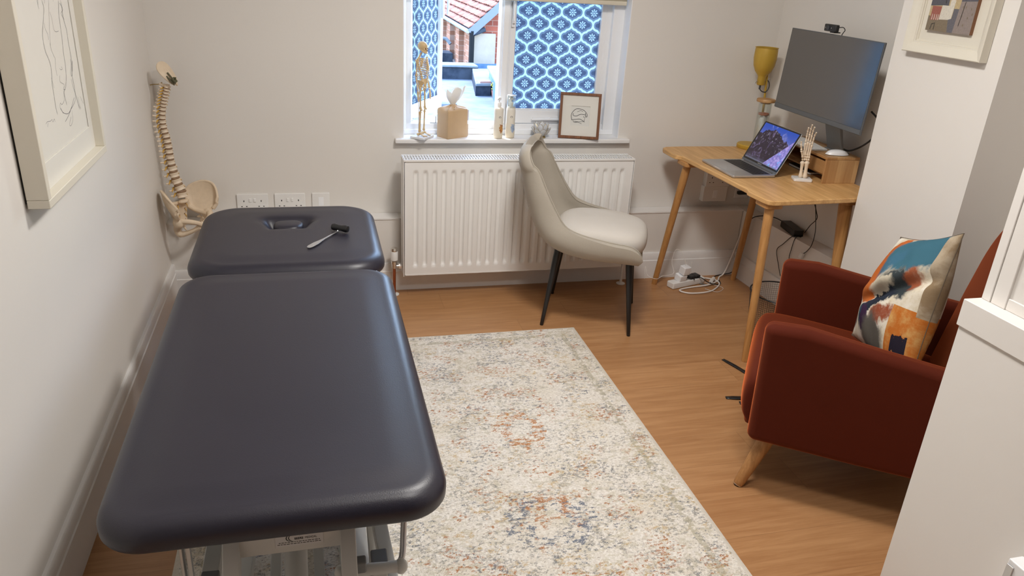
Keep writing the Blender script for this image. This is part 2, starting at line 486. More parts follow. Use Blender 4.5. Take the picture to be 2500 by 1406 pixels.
# panelled partition close on the right
pw = MB()
pw.box(2.104, 3.2, Y0, -2.512, 0, .90)
pw.box(2.099, 3.2, Y0, -2.508, .893, .958)
pw.box(2.150, 3.2, Y0, -2.512, .958, H)
pw.box(2.143, 2.151, -2.535, -2.512, .958, H)                # stiles and rails of the upper panelling
pw.box(2.144, 2.151, -2.575, -2.537, .958, H)
pw.box(2.146, 2.151, Y0, -2.575, .958, .985)
struct(pw.build('wall_partition', m_panel, bevel=.002, seg=2))
struct(MB().box(2.153, 2.16, -4.0, -2.60, 1.0, 2.2).build('trim_1', m_panel))
# skirtings, stepped profile
def skirt(name, p0, p1, nrm, h, th=.018):
    d = (Vector(p1) - Vector(p0)).to_2d(); L = d.length; d.normalize(); n = Vector(nrm)
    prof = [(0, 0), (th, 0), (th, h - .045), (th - .004, h - .042), (th - .004, h - .006), (th - .008, h), (0, h)]
    rings = []
    for s_ in (0, L):
        rings.append([(p0[0] + d.x * s_ + n.x * a, p0[1] + d.y * s_ + n.y * a, z) for a, z in prof])
    return struct(MB().loft(rings).build(name, m_trim))
skirt('baseboard_left', (0, Y0), (0, -.09), (1, 0), .182)
skirt('baseboard_back', (0, -.09), (3.04, -.09), (0, -1), .150)
skirt('baseboard_right', (3.034, -.1), (3.075, -1.078), (-1, -.04), .140)
skirt('baseboard_chimney', (2.945, -1.078), (2.945, -1.615), (-1, 0), .15)
# pale timber edging on the ledge and light vertical bead in the far left corner
struct(MB().box(.0, 1.09, -.094, -.002, .381, .3875).build('trim_2', m_trim))
struct(MB().box(2.30, 3.035, -.094, -.002, .381, .3875).build('trim_3', m_trim))

# door leaf folded back against the partition, just inside the frame at bottom right
dr = MB().box(2.064, 2.101, -3.60, -2.838, .02, .507)
dd = struct(dr.build('door_1', m_upvc, bevel=.003))
lp = MB().box(2.061, 2.065, -2.856, -2.840, .40, .495); lo = lp.build('latch_plate', m_alu, dd, bevel=.0008)

# ------------------------------------------------------------------ window
win = struct(thing('window_1', 'white timber casement window with one leaf open outwards', 'window'))
del win['category']
YF = .10
fr = MB()
fr.box(WL, 1.172, YF, .17, .775, WT); fr.box(2.172, WR, YF + .01, .17, .775, WT)
fr.box(2.20, WR, YF - .018, YF + .012, .775, WT); fr.box(WL, 1.145, YF - .018, YF + .002, .775, WT)
fr.box(1.618, 1.668, YF, .17, .775, WT); fr.box(1.628, 1.658, YF - .012, YF, .83, WT)
fr.box(WL + .001, WR - .001, YF - .002, .185, .7755, .826); fr.box(WL, WR, YF - .02, YF, .775, .800)
fr.box(WL + .001, WR - .001, YF - .002, .171, 1.98, WT)
struct(fr.build('window_frame', m_upvc, win, bevel=.003))
sill = MB().box(1.078, 2.318, -.036, .12, .752, .775)
struct(sill.build('window_sill', m_trim, win, bevel=.006, seg=3))
rev = MB().box(WL - .002, WL + .004, .001, YF, .775, WT).box(WR - .004, WR + .002, .001, YF, .775, WT)
struct(rev.build('reveal_lining', m_upvc, win))
def casement(w, h, name):
    c = bpy.data.objects.new(name, None); COL.objects.link(c); c.parent = win; c['kind'] = 'structure'
    st = .034; br = .068
    s_ = MB()
    s_.box(0, st, 0, .042, 0, h); s_.box(w - st, w, 0, .042, 0, h); s_.box(st, w - st, 0, .042, 0, br); s_.box(st, w - st, 0, .042, h - .045, h)
    s_.box(st - .001, w - st + .001, .008, .014, br, br + .008)
    struct(s_.build('sash', m_upvc, c, bevel=.0035))
    p = MB().box(st, w - st, .018, .0215, br, h - .045).build('pane', m_film, c); struct(p)
    return c
cr = casement(2.182 - 1.664, 1.16, 'casement'); cr.location = (1.664, YF + .012, .828)
cl = casement(1.625 - 1.168, 1.16, 'casement'); cl.location = (1.170, YF + .034, .828); cl.rotation_euler = (0, 0, R(60))
# stays and handles
h1 = MB().box(.15, .33, -.008, -.001, .018, .034).rod((.24, -.001, .026), (.24, -.02, .026), .006).tube([(.14, -.016, .022), (.24, -.018, .024), (.36, -.016, .022)], .005)
struct(h1.build('stay', m_upvc, cr))
h2 = MB().box(.008, .024, -.012, -.001, .48, .60).box(.010, .022, -.030, -.012, .50, .515).tube([(.016, -.028, .51), (.016, -.032, .56), (.016, -.030, .625)], [.007, .008, .006])
struct(h2.build('handle', m_upvc, cr, bevel=.001))
h3 = MB().box(.425, .445, -.012, -.001, .48, .62).tube([(.435, -.012, .62), (.435, -.034, .60), (.435, -.034, .50)], [.006, .008, .007])
struct(h3.build('handle', m_upvc, cl, bevel=.001))
h4 = MB().tube([(1.19, YF + .06, .838), (1.28, YF + .12, .838), (1.34, YF + .20, .838)], .004).rod((1.30, YF + .01, .826), (1.30, YF + .01, .862), .003).box(1.27, 1.33, YF + .004, YF + .016, .826, .830)
struct(h4.build('stay', m_alu, win))

bl = thing('roller_blind', 'cream fabric roller blind pulled part way down the window', 'blind', (0, 0, 0))
def blf(u, v): return (1.132 + u * 1.118, .045 + .0015 * sin(u * 21), 1.450 + v * .58)
MB().grid(blf, 40, 4).build('blind_fabric', m_blind, bl, solid=.0012)
rbox(MB(), .558, .006, 1.434, 1.454, .005, .004, M=T(1.691, .045, 0)).build('bottom_bar', m_blind, bl)
MB().rod((1.126, .05, 2.025), (2.256, .05, 2.025), .02, n=20).build('roller_tube', m_blind, bl)
# ------------------------------------------------------------------ rug
rg = MB()
RX0, RX1, RY1, RY0 = .252, 1.862, -.668, -3.0
def rgf(u, v):
    x = RX0 + (RX1 - RX0) * u; y = RY0 + (RY1 - RY0) * v
    e = min(u, 1 - u, v, 1 - v)
    return (x, y, .010 + .0018 * noise.noise(Vector((x * 30, y * 30, 0))) - (.007 if e < 1e-6 else 0))
rg.grid(rgf, 120, 170)
rg.box(RX0, RX1, RY0, RY1, .0005, .0035)
tag(rg.build('rug', m_rug, sharp=60), 'cream patterned area rug with worn rust and blue speckles on the wood floor', 'rug')

# ------------------------------------------------------------------ treatment couch
couch = thing('treatment_couch', 'dark navy padded two-section treatment couch with a face hole and grey metal frame', 'couch', (.582, -1.88, 0))
m_grey = simple('light grey powder coat', (.58, .58, .555), .38, var=.03)
m_cap = simple('grey plastic cap', (.16, .16, .165), .45)
m_seam = simple('black underside vinyl', (.012, .012, .014), .6)
def pad(name, hx, hy, r, z0, z1, er, M, dip=None, crown=.004, inset=.006, nr=46):
    rings = []; k = 9; th = z1 - z0
    nc, ns = 12, 22
    for i in range(5):
        a = pi / 2 * i / 5; d = .018 * (1 - sin(a)); rings.append([(x, y, z0 + .018 * (1 - cos(a))) for x, y in rrect(hx - d, hy - d, r - d, nc, ns)])
    for i in range(k + 1):
        a = pi / 2 * i / k; d = er * (1 - cos(a)); rings.append([(x, y, z1 - crown - (er * .92) + er * .92 * sin(a)) for x, y in rrect(hx - d, hy - d, r - d * .6, nc, ns)])
    m = min(hx, hy) - er - .003
    for i in range(1, nr + 1):
        d = er + m * i / nr
        rg_ = []
        for x, y in rrect(hx - d, hy - d, max(r - d * .6, .004), nc, ns):
            rg_.append((x, y, z1 - crown + crown * sstep(0, .08, d - er)))
        rings.append(rg_)
    if dip:
        rings = [[(x, y, z - (dip(x, y) if z > z1 - er * .9 else 0)) for x, y, z in q] for q in rings]
    return MB().loft(rings, M=M, cap0=True, cap1=True).build(name, m_leather, couch, sharp=50)
TOP, BOT = .603, .532
# main section world x .245..918, y -1.262..-2.515 ; head section y -.548..-1.236
main = pad('main_pad', .344, .641, .098, BOT, TOP, .040, T(.002, -.0195, 0))
def hd(x, y):
    # face opening: flat-topped D with a soft rolled dip around it ; pad-local coords
    X_, Y_ = x + .008, y - .104
    w = .062 - .10 * max(0, -Y_) * .6
    dx = max(abs(X_) - w, 0); dy = max(abs(Y_) - .047, 0)
    e = math.hypot(dx, dy)
    ins = e < 1e-6
    if ins: return .050
    return .046 * math.exp(-(e / (.016 + .010 * sstep(-.02, .04, Y_))) ** 1.6) * (.25 + .75 * sstep(-.055, .02, Y_))
head = pad('head_pad', .343, .366, .135, BOT, TOP - .002, .045, T(-.002, 1.009, 0), dip=hd, nr=64)
plug_poly = []
for i in range(40):
    a = 2 * pi * i / 40; c_, s_ = cos(a), sin(a)
    X_ = .058 * (abs(c_) ** .75) * (1 if c_ > 0 else -1); Y_ = .051 * (abs(s_) ** .8) * (1 if s_ > 0 else -1)
    X_ *= (1 + .18 * (Y_ / .051) * .6)
    plug_poly.append((X_, Y_))
rings = []
for sc, z in ((.93, .540), (1, .548), (1, .566), (.985, .574), (.94, .581), (.84, .586), (.65, .589), (.35, .590), (.05, .5905)):
    rings.append([(x * sc, y * sc, z + .0110) for x, y in plug_poly])
MB().loft(rings, M=T(-.008, .985 + .128, 0)).build('face_hole_plug', m_leather, couch, sharp=60)
# boards under the pads
for nm, hx, hy, yy in (('main_board', .285, .56, -.0085), ('head_board', .27, .28, .985)):
    rbox(MB(), hx, hy, .512, .534, .08, .003, M=T(0, yy, 0)).build(nm, m_seam, couch)
def part(name, mb, mat=None, bev=.003, par=couch): return mb.build(name, mat or m_grey, par, bevel=bev)
L_ = lambda x, y, z: (x - .582, y + 1.88, z)
def bx(x0, x1, y0, y1, z0, z1): return MB().box(x0 - .582, x1 - .582, y0 + 1.88, y1 + 1.88, z0, z1)
def beam(p0, p1, w, h):
    """rectangular tube between two world points, w across x, h perpendicular"""
    a, b = Vector(L_(*p0)), Vector(L_(*p1)); t = (b - a).normalized(); s = Vector((1, 0, 0)); s = (s - t * s.dot(t)).normalized(); n = t.cross(s)
    rings = []
    for p in (a, b): rings.append([tuple(p + s * i * w / 2 + n * j * h / 2) for i, j in ((-1, -1), (1, -1), (1, 1), (-1, 1))])
    return MB().loft(rings)
# upper chassis carrying the pads
for x_ in (.462, .724):
    part('rail', bx(x_ - .018, x_ + .018, -2.40, -.75, .476, .512))
cb = part('cross_beam', bx(.482, .704, -2.425, -2.385, .400, .475))
for y_ in (-1.34, -.9): part('cross_beam', bx(.445, .741, y_ - .02, y_ + .02, .478, .511))
for x_ in (.300, .865):
    part('hinge', bx(x_ - .02, x_ + .02, -1.275, -1.225, .545, .566), m_alu, .002)
# lifting arms
for x_, dx in ((.474, 0), (.716, 0)):
    part('lift_arm', beam((x_, -2.36, .50), (x_, -2.56, .24), .034, .045))
    part('lift_arm', beam((x_, -2.48, .22), (x_, -1.35, .10), .034, .045))
def capped(x, y, z, h, w=.034):
    part('upright', bx(x - w / 2, x + w / 2, y - .022, y + .022, .05, z))
    part('end_cap', bx(x - w / 2 - .002, x + w / 2 + .002, y - .024, y + .024, z - .012, z + .006), m_cap, .004)
part('side_rail', beam((.435, -1.70, .36), (.420, -2.40, .325), .036, .036)); part('end_cap', beam((.4215, -2.385, .325), (.4190, -2.425, .325), .038, .038), m_cap, .004)
part('side_rail', beam((.770, -1.70, .34), (.822, -2.52, .21), .036, .036))
part('side_rail', beam((.640, -1.95, .22), (.660, -2.62, .14), .026, .026)); part('side_rail', beam((.545, -1.95, .22), (.545, -2.62, .14), .026, .026))
part('actuator', MB().rod(L_(.60, -2.30, .34), L_(.60, -2.60, .16), .026, n=20).rod(L_(.60, -1.9, .4), L_(.60, -2.30, .34), .014, n=16), m_grey, 0)
capped(.786, -2.395, .325, 0)
part('end_cap', beam((.7345, -2.43, .357), (.7345, -2.45, .35), .038, .046), m_cap, .004)
part('axle', MB().rod(L_(.695, -2.425, .325), L_(.835, -2.42, .315), .014, n=20).ball(L_(.697, -2.425, .325), (.014, .017, .017)).ball(L_(.833, -2.42, .315), (.016, .018, .018)), m_grey, 0)
part('axle_collar', MB().rod(L_(.712, -2.425, .324), L_(.718, -2.425, .324), .0175, n=20), m_black, 0)
part('release_bar', MB().tube([L_(.858, -1.6, .50), L_(.858, -2.22, .50), L_(.857, -2.31, .485), L_(.852, -2.335, .43), L_(.846, -2.36, .36), L_(.838, -2.39, .31), L_(.815, -2.40, .295), L_(.78, -2.40, .295)], .0075, n=12), m_alu, 0)
part('support_bracket', bx(.360, .366, -2.372, -2.345, .20, .512), m_alu, .001)
part('support_bracket', bx(.370, .380, -2.36, -2.345, .25, .512), m_alu, .001)
for x_ in (.40, .76):
    part('base_rail', bx(x_ - .02, x_ + .02, -2.45, -.95, .045, .085))
for y_ in (-2.45, -.95): part('base_cross_rail', bx(.34, .82, y_ - .02, y_ + .02, .045, .085))
for x_, y_ in ((.35, -2.45), (.81, -2.45), (.35, -.95), (.81, -.95)):
    part('foot', MB().lathe([(.022, .0125), (.024, .02), (.02, .032), (.008, .034), (.008, .05)], 20, M=T(x_ - .582, y_ + 1.88, 0)), m_blackp, 0)
for x_ in (.40, .76): part('lift_arm', beam((x_ + .03, -1.55, .46), (x_ + .03, -2.30, .09), .03, .04))
# rating label on the cross beam
lb = bpy.data.objects.new('maker_label', None)
lab = MB(); LW, LH = .100, .042
lab.box(-LW / 2, LW / 2, -LH / 2, LH / 2, 0, .0006)
m_lab = simple('label white', (.60, .60, .60), .35, var=.01); m_ink = simple('label ink', (.01, .01, .012), .5)
lo_ = lab.build('maker_label', m_lab, cb, bevel=.0002)
lo_.matrix_local = T(.614 - .582, -2.4258 + 1.88, .4385, rx=R(90))
def text_part(name, body, size, loc, mat, parent, rot=(0, 0, 0), ext=.0003, bold=0, align='LEFT', sx=1):
    cu = bpy.data.curves.new(name, 'FONT'); cu.body = body; cu.size = size; cu.extrude = ext; cu.offset = bold; cu.align_x = align
    tmp = bpy.data.objects.new(name + '_t', cu); COL.objects.link(tmp)
    dg = bpy.context.evaluated_depsgraph_get(); me = bpy.data.meshes.new_from_object(tmp.evaluated_get(dg))
    bpy.data.objects.remove(tmp); bpy.data.curves.remove(cu)
    me.materials.clear(); me.materials.append(mat)
    o = bpy.data.objects.new(name, me); COL.objects.link(o); o.parent = parent; o.location = loc; o.rotation_euler = rot; o.scale = (sx, 1, 1); return o
ink = MB()
def arc(cx, cy, r, a0, a1, w0, w1, n=18, sx=1.0):
    L1 = []; L2 = []
    for i in range(n + 1):
        t = i / n; a = R(a0 + (a1 - a0) * t); w = (w0 * sin(pi * t) + w1) / 2
        L1.append((cx + (r + w) * cos(a) * sx, cy + (r + w) * sin(a), .0008)); L2.append((cx + (r - w) * cos(a) * sx, cy + (r - w) * sin(a), .0008))
    m_ = n + 1; ink.add(L1 + L2, [(i, i + 1, m_ + i + 1, m_ + i) for i in range(n)])
arc(-.017, .0010, .0085, 80, 285, .0016, .0003, sx=1.2); arc(-.012, .0010, .0085, 95, 270, .0014, .0002, sx=1.2); arc(-.010, .0015, .0095, 20, 100, .0008, .0002, sx=1.3)
random.seed(3)
for row, (yy, x0, x1) in enumerate(((-.0098, -.043, .043), (-.0145, -.046, .046))):
    x_ = x0
    while x_ < x1:
        w_ = random.uniform(.003, .007); ink.box(x_, min(x_ + w_, x1), yy - .0008, yy + .0006, .0005, .0009); x_ += w_ + .0015
ink.build('label_print', m_ink, lo_)
text_part('label_lettering', 'SEERS', .0074, (-.0105, -.0042, .0008), m_ink, lo_, bold=.00012)
m_ink2 = simple('label ink grey', (.10, .10, .10), .5)
text_part('label_lettering', 'MEDICAL', .0074, (.0115, -.0042, .0008), m_ink2, lo_, sx=.82)

# reflex hammer lying on the head section
hm = thing('reflex_hammer', 'steel reflex hammer with black rubber head lying on the couch head section', 'hammer', (.708, -.985, TOP), 0)
dv = (Vector((.782, -.872)) - Vector((.660, -1.060))).normalized(); ang = math.atan2(dv.y, dv.x)
Hm = T(rz=ang)
outl = [(-.108, .004), (-.103, .0085), (-.09, .0115), (-.055, .0115), (-.025, .007), (.0, .0042), (.05, .0034), (.10, .0034)]
rings = [[(x, w, .004), (x, -w, .004), (x, -w, .0015), (x, w, .0015)] for x, w in outl]
rings = [[(x, w, .0045), (x, -w, .0045), (x, -w, .0022), (x, w, .0022)] for x, w in outl]
MB().loft(rings, M=Hm).build('handle', m_alu, hm, bevel=.0008)
MB().tube([(.098, 0, .004), (.106, 0, .011), (.112, -.010, .018), (.116, -.034, .012)], .0032, M=Hm).build('head_clip', m_chrome, hm)
MB().lathe([(.004, -.036), (.012, -.034), (.0145, -.024), (.0115, -.006), (.0115, .006), (.0145, .024), (.012, .034), (.004, .036)], 24, M=Hm @ T(.108, -.006, .0155, rx=R(90))).build('rubber_head', m_blackp, hm)

# ------------------------------------------------------------------ radiator
rad = thing('radiator', 'white double panel radiator with vertical flutes mounted under the window', 'radiator', (1.688, -.215, .122))
RW, RH = .584, .585
nfl = 24
def radf(u, v):
    x = -RW + 2 * RW * u; z = RH * v; e = .030
    xi = (x + RW - e) / (2 * (RW - e)); dpt = 0
    zt = sstep(.045, .062, z) * (1 - sstep(RH - .062, RH - .042, z))
    if 0 < xi < 1:
        ph = (xi * nfl) % 1.0; gro = sstep(.20, .34, ph) * (1 - sstep(.62, .76, ph))
        dpt = .011 * gro * zt
    return (x, dpt, z)
g = MB(); g.grid(radf, nfl * 13, 64)
g.box(-RW, RW, .012, .016, 0, RH)
g.box(-RW, RW, -.001, .014, -.0, .006); g.box(-RW, RW, -.001, .014, RH - .004, RH); g.box(-RW - .001, -RW + .002, -.001, .014, 0, RH); g.box(RW - .002, RW + .001, -.001, .014, 0, RH)
g.build('front_panel', m_rad, rad, sharp=50)
MB().box(-RW, RW, .088, .100, 0, RH).build('back_panel', m_rad, rad, bevel=.003)
for s_ in (-1, 1):
    sp = MB().box(s_ * (RW + .006) - .0015, s_ * (RW + .006) + .0015, -.004, .104, -.004, RH + .008)
    sp.build('side_panel', m_rad, rad, bevel=.001)
gr = MB(); gr.box(-RW - .006, RW + .006, -.006, .004, RH + .001, RH + .010); gr.box(-RW - .006, RW + .006, .096, .106, RH + .001, RH + .010)
gr.box(-RW - .006, RW + .006, .046, .052, RH + .002, RH + .008)
ns_ = 86
for i in range(ns_ + 1):
    x_ = -RW + 2 * RW * i / ns_
    gr.box(x_ - .0032, x_ + .0032, 0, .10, RH + .003, RH + .009)
gr.build('top_grille', m_rad, rad)
fn = MB()
for i in range(60):
    x_ = -RW + .02 + (2 * RW - .04) * i / 59; fn.box(x_ - .0006, x_ + .0006, .016, .086, .03, RH - .03)
fn.build('convector_fins', m_rad, rad)['kind'] = 'stuff'
for s_ in (-1, 1): MB().box(s_ * .42 - .02, s_ * .42 + .02, .099, .2148, .30, RH - .04).build('wall_bracket', m_rad, rad)
MB().rod((-RW - .001, .05, .035), (-RW - .043, .05, .035), .009).rod((-RW - .012, .05, .035), (-RW - .026, .05, .035), .014, n=6).build('valve_tail', m_chrome, rad)
v_ = MB().lathe([(.010, -.012), (.013, -.01), (.013, .012), (.016, .014), (.016, .026), (.011, .03)], 20, M=T(-RW - .048, .05, .035)).build('valve_body', m_chrome, rad)
MB().lathe([(.013, .030), (.018, .034), (.0185, .078), (.017, .081)], 28, M=T(-RW - .048, .05, .035)).build('thermostatic_head', m_plastic, rad)
MB().lathe([(.0165, .081), (.017, .084), (.0165, .096), (.012, .100), (.002, .101)], 28, M=T(-RW - .048, .05, .035)).build('valve_cap', m_chrome, rad)
MB().rod((-RW - .048, .05, .024), (-RW - .048, .05, -.118), .0075).build('pipe', m_copper, rad)
MB().lathe([(.024, -.1215), (.024, -.118), (.012, -.114), (.008, -.114)], 24, M=T(-RW - .048, .05, 0)).build('pipe_collar', m_plastic, rad)
MB().rod((RW - .004, .05, .035), (RW + .03, .05, .035), .009).rod((RW + .03, .05, .045), (RW + .03, .05, -.118), .0075).build('pipe', m_plastic, rad)
MB().lathe([(.024, -.1215), (.024, -.118), (.012, -.114), (.008, -.114)], 24, M=T(RW + .03, .05, 0)).build('pipe_collar', m_plastic, rad)

# ------------------------------------------------------------------ sockets
def sock(name, label, x, z, w=.146, y=0, dbl=True, box=0, holes=True):
    t = thing(name, label, 'socket', (x, y, z), 0, 'plug sockets')
    if box: rbox(MB(), w / 2, .043, 0, box, .004, .002, M=T(0, 0, 0, rx=R(90))).build('back_box', m_plastic, t)
    yy = -box - .009
    hl = rbox(MB(), w / 2, .043, 0, .009, .004, .003, M=T(0, -box, 0, rx=R(90)))
    for s_ in (-1, 1): hl.rod((s_ * (w / 2 - .013), yy + .002, 0), (s_ * (w / 2 - .013), yy - .0006, 0), .0028, n=10)
    if holes and dbl:
        for s_ in (-1, 1):
            cx = s_ * .040
            hl.box(cx - .002, cx + .002, yy - .0006, yy + .002, .004, .012, mi=1)
            for q in (-1, 1): hl.box(cx + q * .011 - .0032, cx + q * .011 + .0032, yy - .0006, yy + .002, -.021, -.0172, mi=1)
    hl.build('face_plate', [m_plastic, m_slot], t)
    if dbl:
        for s_ in (-1, 1): rbox(MB(), .0052, .0085, 0, .005, .0015, .0012, M=T(s_ * .0105, yy + .001, .012, rx=R(90 - 6))).build('rocker_switch', m_plastic, t)
    else:
        rbox(MB(), .0125, .022, 0, .0015, .001, .0005, M=T(0, yy + .0005, 0, rx=R(90))).build('blank_module', m_upvc, t)
    return t
sock('wall_socket', 'white double socket on the back wall, nearest the spine model', .387, .457)
sock('wall_socket', 'white double socket on the back wall, middle of the three above the couch', .563, .457)
sock('aerial_outlet', 'small square white outlet plate beside the two double sockets above the couch', .711, .457, w=.086, dbl=False)
sock('wall_socket', 'white boxed double socket under the desk, upper of the stacked pair', 2.875, .553, box=.030)
sock('fused_spur', 'white boxed blank plate under the desk, lower of the stacked pair', 2.868, .467, box=.030, dbl=False)
s5 = sock('wall_socket', 'white socket plate in the corner behind the rear desk leg', 3.052, .475, w=.086, dbl=False)
MB().box(-.03, .03, -.030, -.009, -.018, .0).box(-.03, .03, -.030, -.009, .012, .028).build('plug', m_blackp, s5, bevel=.003)
# ------------------------------------------------------------------ desk
desk = thing('desk', 'light oak desk with notched edges and round splayed legs in the corner recess', 'desk', (2.80, -.59, 0))
dl = lambda x, y: (x - 2.80, y + .59)
# front edge (towards -x) with the two stepped shoulders, rounded corners
fe = [(2.60, -.085), (2.50, -.095), (2.474, -.115), (2.463, -.145), (2.463, -.262), (2.468, -.285), (2.480, -.296), (2.490, -.306), (2.494, -.330),
      (2.502, -.50), (2.508, -.60), (2.512, -.75), (2.516, -.88), (2.516, -.905), (2.512, -.918), (2.503, -.928), (2.502, -.945), (2.508, -1.060), (2.516, -1.082), (2.540, -1.094), (2.60, -1.092)]
poly = [dl(*p) for p in fe] + [dl(2.94, -1.072), dl(3.10, -1.072), dl(3.105, -1.06), dl(3.105, -.10), dl(3.10, -.085)]
top = MB().prism(poly, .728, .75).build('desktop', m_desk, desk, bevel=.005, seg=3)
def leg(top_, bot_, r0, r1):
    a = Vector((*dl(top_[0], top_[1]), top_[2])); b = Vector((*dl(bot_[0], bot_[1]), bot_[2]))
    m_ = MB(); F, L = frame(b, a)
    rings = []
    for k in range(9):
        t = k / 8; r = r1 + (r0 - r1) * (t ** .8)
        z = L * t
        rings.append([tuple(F @ Vector((r * cos(2 * pi * i / 24), r * sin(2 * pi * i / 24), z))) for i in range(24)])
    m_.loft(rings); return m_.build('leg', m_deskleg, desk, sharp=50)
leg((2.520, -.325, .716), (2.494, -.188, .0), .0205, .0145)
leg((2.556, -1.035, .716), (2.536, -1.100, .0), .0205, .0145)
leg((2.985, -.270, .716), (2.985, -.185, .0), .0205, .0145)
# far right leg, seen mostly behind the chimney breast
leg((2.965, -.990, .716), (3.00, -1.035, .0), .030, .012)
def block(x, y, w, l, rz):
    rbox(MB(), w / 2, l / 2, .706, .729, .018, .004, M=T(*dl(x, y), 0, rz=rz)).build('leg_block', m_deskleg, desk)
block(2.525, -.315, .075, .11, 0); block(2.560, -1.02, .085, .10, 0); block(2.985, -.27, .075, .11, 0); block(2.965, -.99, .085, .10, 0)

# ------------------------------------------------------------------ riser
RZ = R(-3)
ris = thing('monitor_riser', 'bamboo box riser under the monitor on the desk', 'riser', (2.936, -.838, .75), RZ)
RL, RD, RHt = .455, .170, .121
MB().box(0, RD, 0, RL, RHt - .013, RHt).build('top_board', m_bambooy, ris, bevel=.003)
for y_ in (0, RL - .012): MB().box(0.001, RD - .001, y_, y_ + .012, 0, RHt - .0131).build('side_board', m_bamboo, ris, bevel=.0015)
MB().box(RD - .012, RD - .002, .0121, RL - .0121, .03, RHt - .0131).build('back_board', m_bambooy, ris)
dw = MB().box(.004, RD - .02, .0125, .170, .040, .098).build('drawer', m_bambooy, ris, bevel=.0015)
MB().rod((.004, .150, .066), (-.010, .150, .066), .0045, n=14).ball((-.012, .150, .066), .0075, 14, 8).build('knob', m_black, dw)
MB().box(.01, RD - .02, .0125, RL - .0125, .034, .040).build('shelf', m_bambooy, ris)
nb = thing('notebook', 'dark notebook lying inside the bamboo riser behind the laptop', 'notebook', (3.03, -.60, .75), R(-3))
MB().box(-.055, .06, -.09, .10, .0005, .0025).box(-.055, .06, -.09, .10, .0105, .013).box(.057, .06, -.09, .10, .0005, .013).build('cover', m_black, nb)
MB().box(-.053, .057, -.088, .098, .0025, .0105).build('pages', m_plastic, nb)

# ------------------------------------------------------------------ laptop
lt = thing('laptop', 'open silver laptop with a mountain wallpaper on its screen', 'laptop', (2.652, -.575, .75), R(-89.3))
# local: x = along width (towards viewer side), y = depth away from user
LWd, LD = .158, .110
lt.rotation_euler = (0, 0, R(-90.5))
m_space = simple('laptop aluminium', (.52, .52, .53), .35, .75, var=.02)
bs = rbox(MB(), LWd, LD, .002, .0125, .010, .002).build('base', m_space, lt)
for x_ in (-.13, .13):
    for y_ in (-.09, .09): MB().rod((x_, y_, .0002), (x_, y_, .0025), .006, n=12).build('rubber_foot', m_blackp, bs)
MB().box(-.142, .142, .000, .092, .0122, .0129).build('keyboard_well', simple('keyboard well', (.025, .025, .027), .5), bs)
kb = MB()
rows = [(.082, .0068, 14), (.066, .0135, 14), (.049, .0135, 14), (.032, .0135, 13), (.015, .0135, 12)]
for ry, rh, n in rows:
    w = .278 / n
    for i in range(n):
        kb.box(-.139 + i * w + .0011, -.139 + (i + 1) * w - .0011, ry - rh / 2, ry + rh / 2, .0128, .0139)
wks = [.9, .9, .9, 1.1, 5.2, 1.1, .9, .9, .9, .9]; x_ = -.139; tot = sum(wks)
kb.build('keys', m_blackp, bs, bevel=.0004)
rbox(MB(), .068, .040, .0124, .0128, .003, .0001, M=T(0, -.058, 0)).build('trackpad', simple('trackpad', (.48, .48, .49), .3, .5, var=.01), bs)
MB().box(-.03, .03, -.1103, -.1085, .009, .0126).build('finger_notch', simple('notch', (.8, .82, .85), .25, .4), bs)
MB().rod((-.13, .108, .0115), (.13, .108, .0115), .0048, n=16).build('hinge', simple('hinge dark', (.08, .08, .085), .4), lt)
# screen lid hinged at rear edge, leaning back
lid = bpy.data.objects.new('lid', None); COL.objects.link(lid); lid.parent = lt
lid.location = (0, .108, .0125); lid.rotation_euler = (R(90 - 27), 0, 0)
LH_ = .216
rbox(MB(), LWd, LH_ / 2, -.0035, .0, .009, .0012, M=T(0, LH_ / 2, 0)).build('lid_shell', m_space, lid)
rbox(MB(), LWd - .0015, LH_ / 2 - .007, .0, .0006, .008, .0002, M=T(0, LH_ / 2 + .0055, 0)).build('bezel', simple('glossy bezel', (.008, .008, .01), .12), lid)
def screen_mat():
    m = Mat('mountain wallpaper screen', .15); m.color((.01, .01, .012)); x, y, z = m.obj()
    u = x / .29 + .5; v = y / .186          # 0..1
    n1 = m.noise(9, 4, .6, m.comb(x * 2.2, y * .9, 0)); n2 = m.noise(26, 5, .65, m.comb(x, y * .8, 0), 1.2); n3 = m.noise(60, 3, .6)
    ridge = .93 - (u - .36).abs() * .55 + (n1 - .5) * .34 + (n3 - .5) * .03
    ridge2 = 1.02 - (u - .80).abs() * .9 + (n1 - .5) * .3
    mt = (v.lt(ridge)).max(v.lt(ridge2 - .28))
    sky = m.mix(v.step(.45, 1.0), (.10, .12, .38), (.006, .05, .34))
    sky = m.mix(n2.step(.54, .68) * .45, sky, (.30, .30, .50))
    rock = m.mix(n2.step(.50, .68), (.010, .004, .014), (.11, .08, .17))
    rock = m.mix(n3.gt(.62) * .5 * v, rock, (.42, .40, .52))
    c = m.mix(mt, sky, rock)
    c = m.mix(v.lt(.10) * .25, c, (.10, .10, .16))
    d = (u - .55) - v * .56                 # bright lilac meadow on the lower right
    pur = d.gt(0)
    lil = m.mix(n3.step(.4, .65), (.16, .14, .42), (.36, .28, .62))
    lil = m.mix((n2.gt(.56)) * v.lt(.40) * .8, lil, (.16, .42, .85))
    c = m.mix(pur, c, lil)
    bar = v.lt(.035); c = m.mix(bar * .6, c, (.12, .13, .18))
    m.nt.links.new(c, m.b.inputs['Emission Color']); m.b.inputs['Emission Strength'].default_value = SCRN
    return m.m
rbox(MB(), .145, .093, .0007, .0010, .002, .0001, M=T(0, .093, 0)).build('display', screen_mat(), lid).location = (0, .0215, 0)
text_part('name_lettering', 'MacBook Pro', .0062, (0, .0145, .0008), simple('bezel print', (.55, .55, .55), .5), lid, align='CENTER')
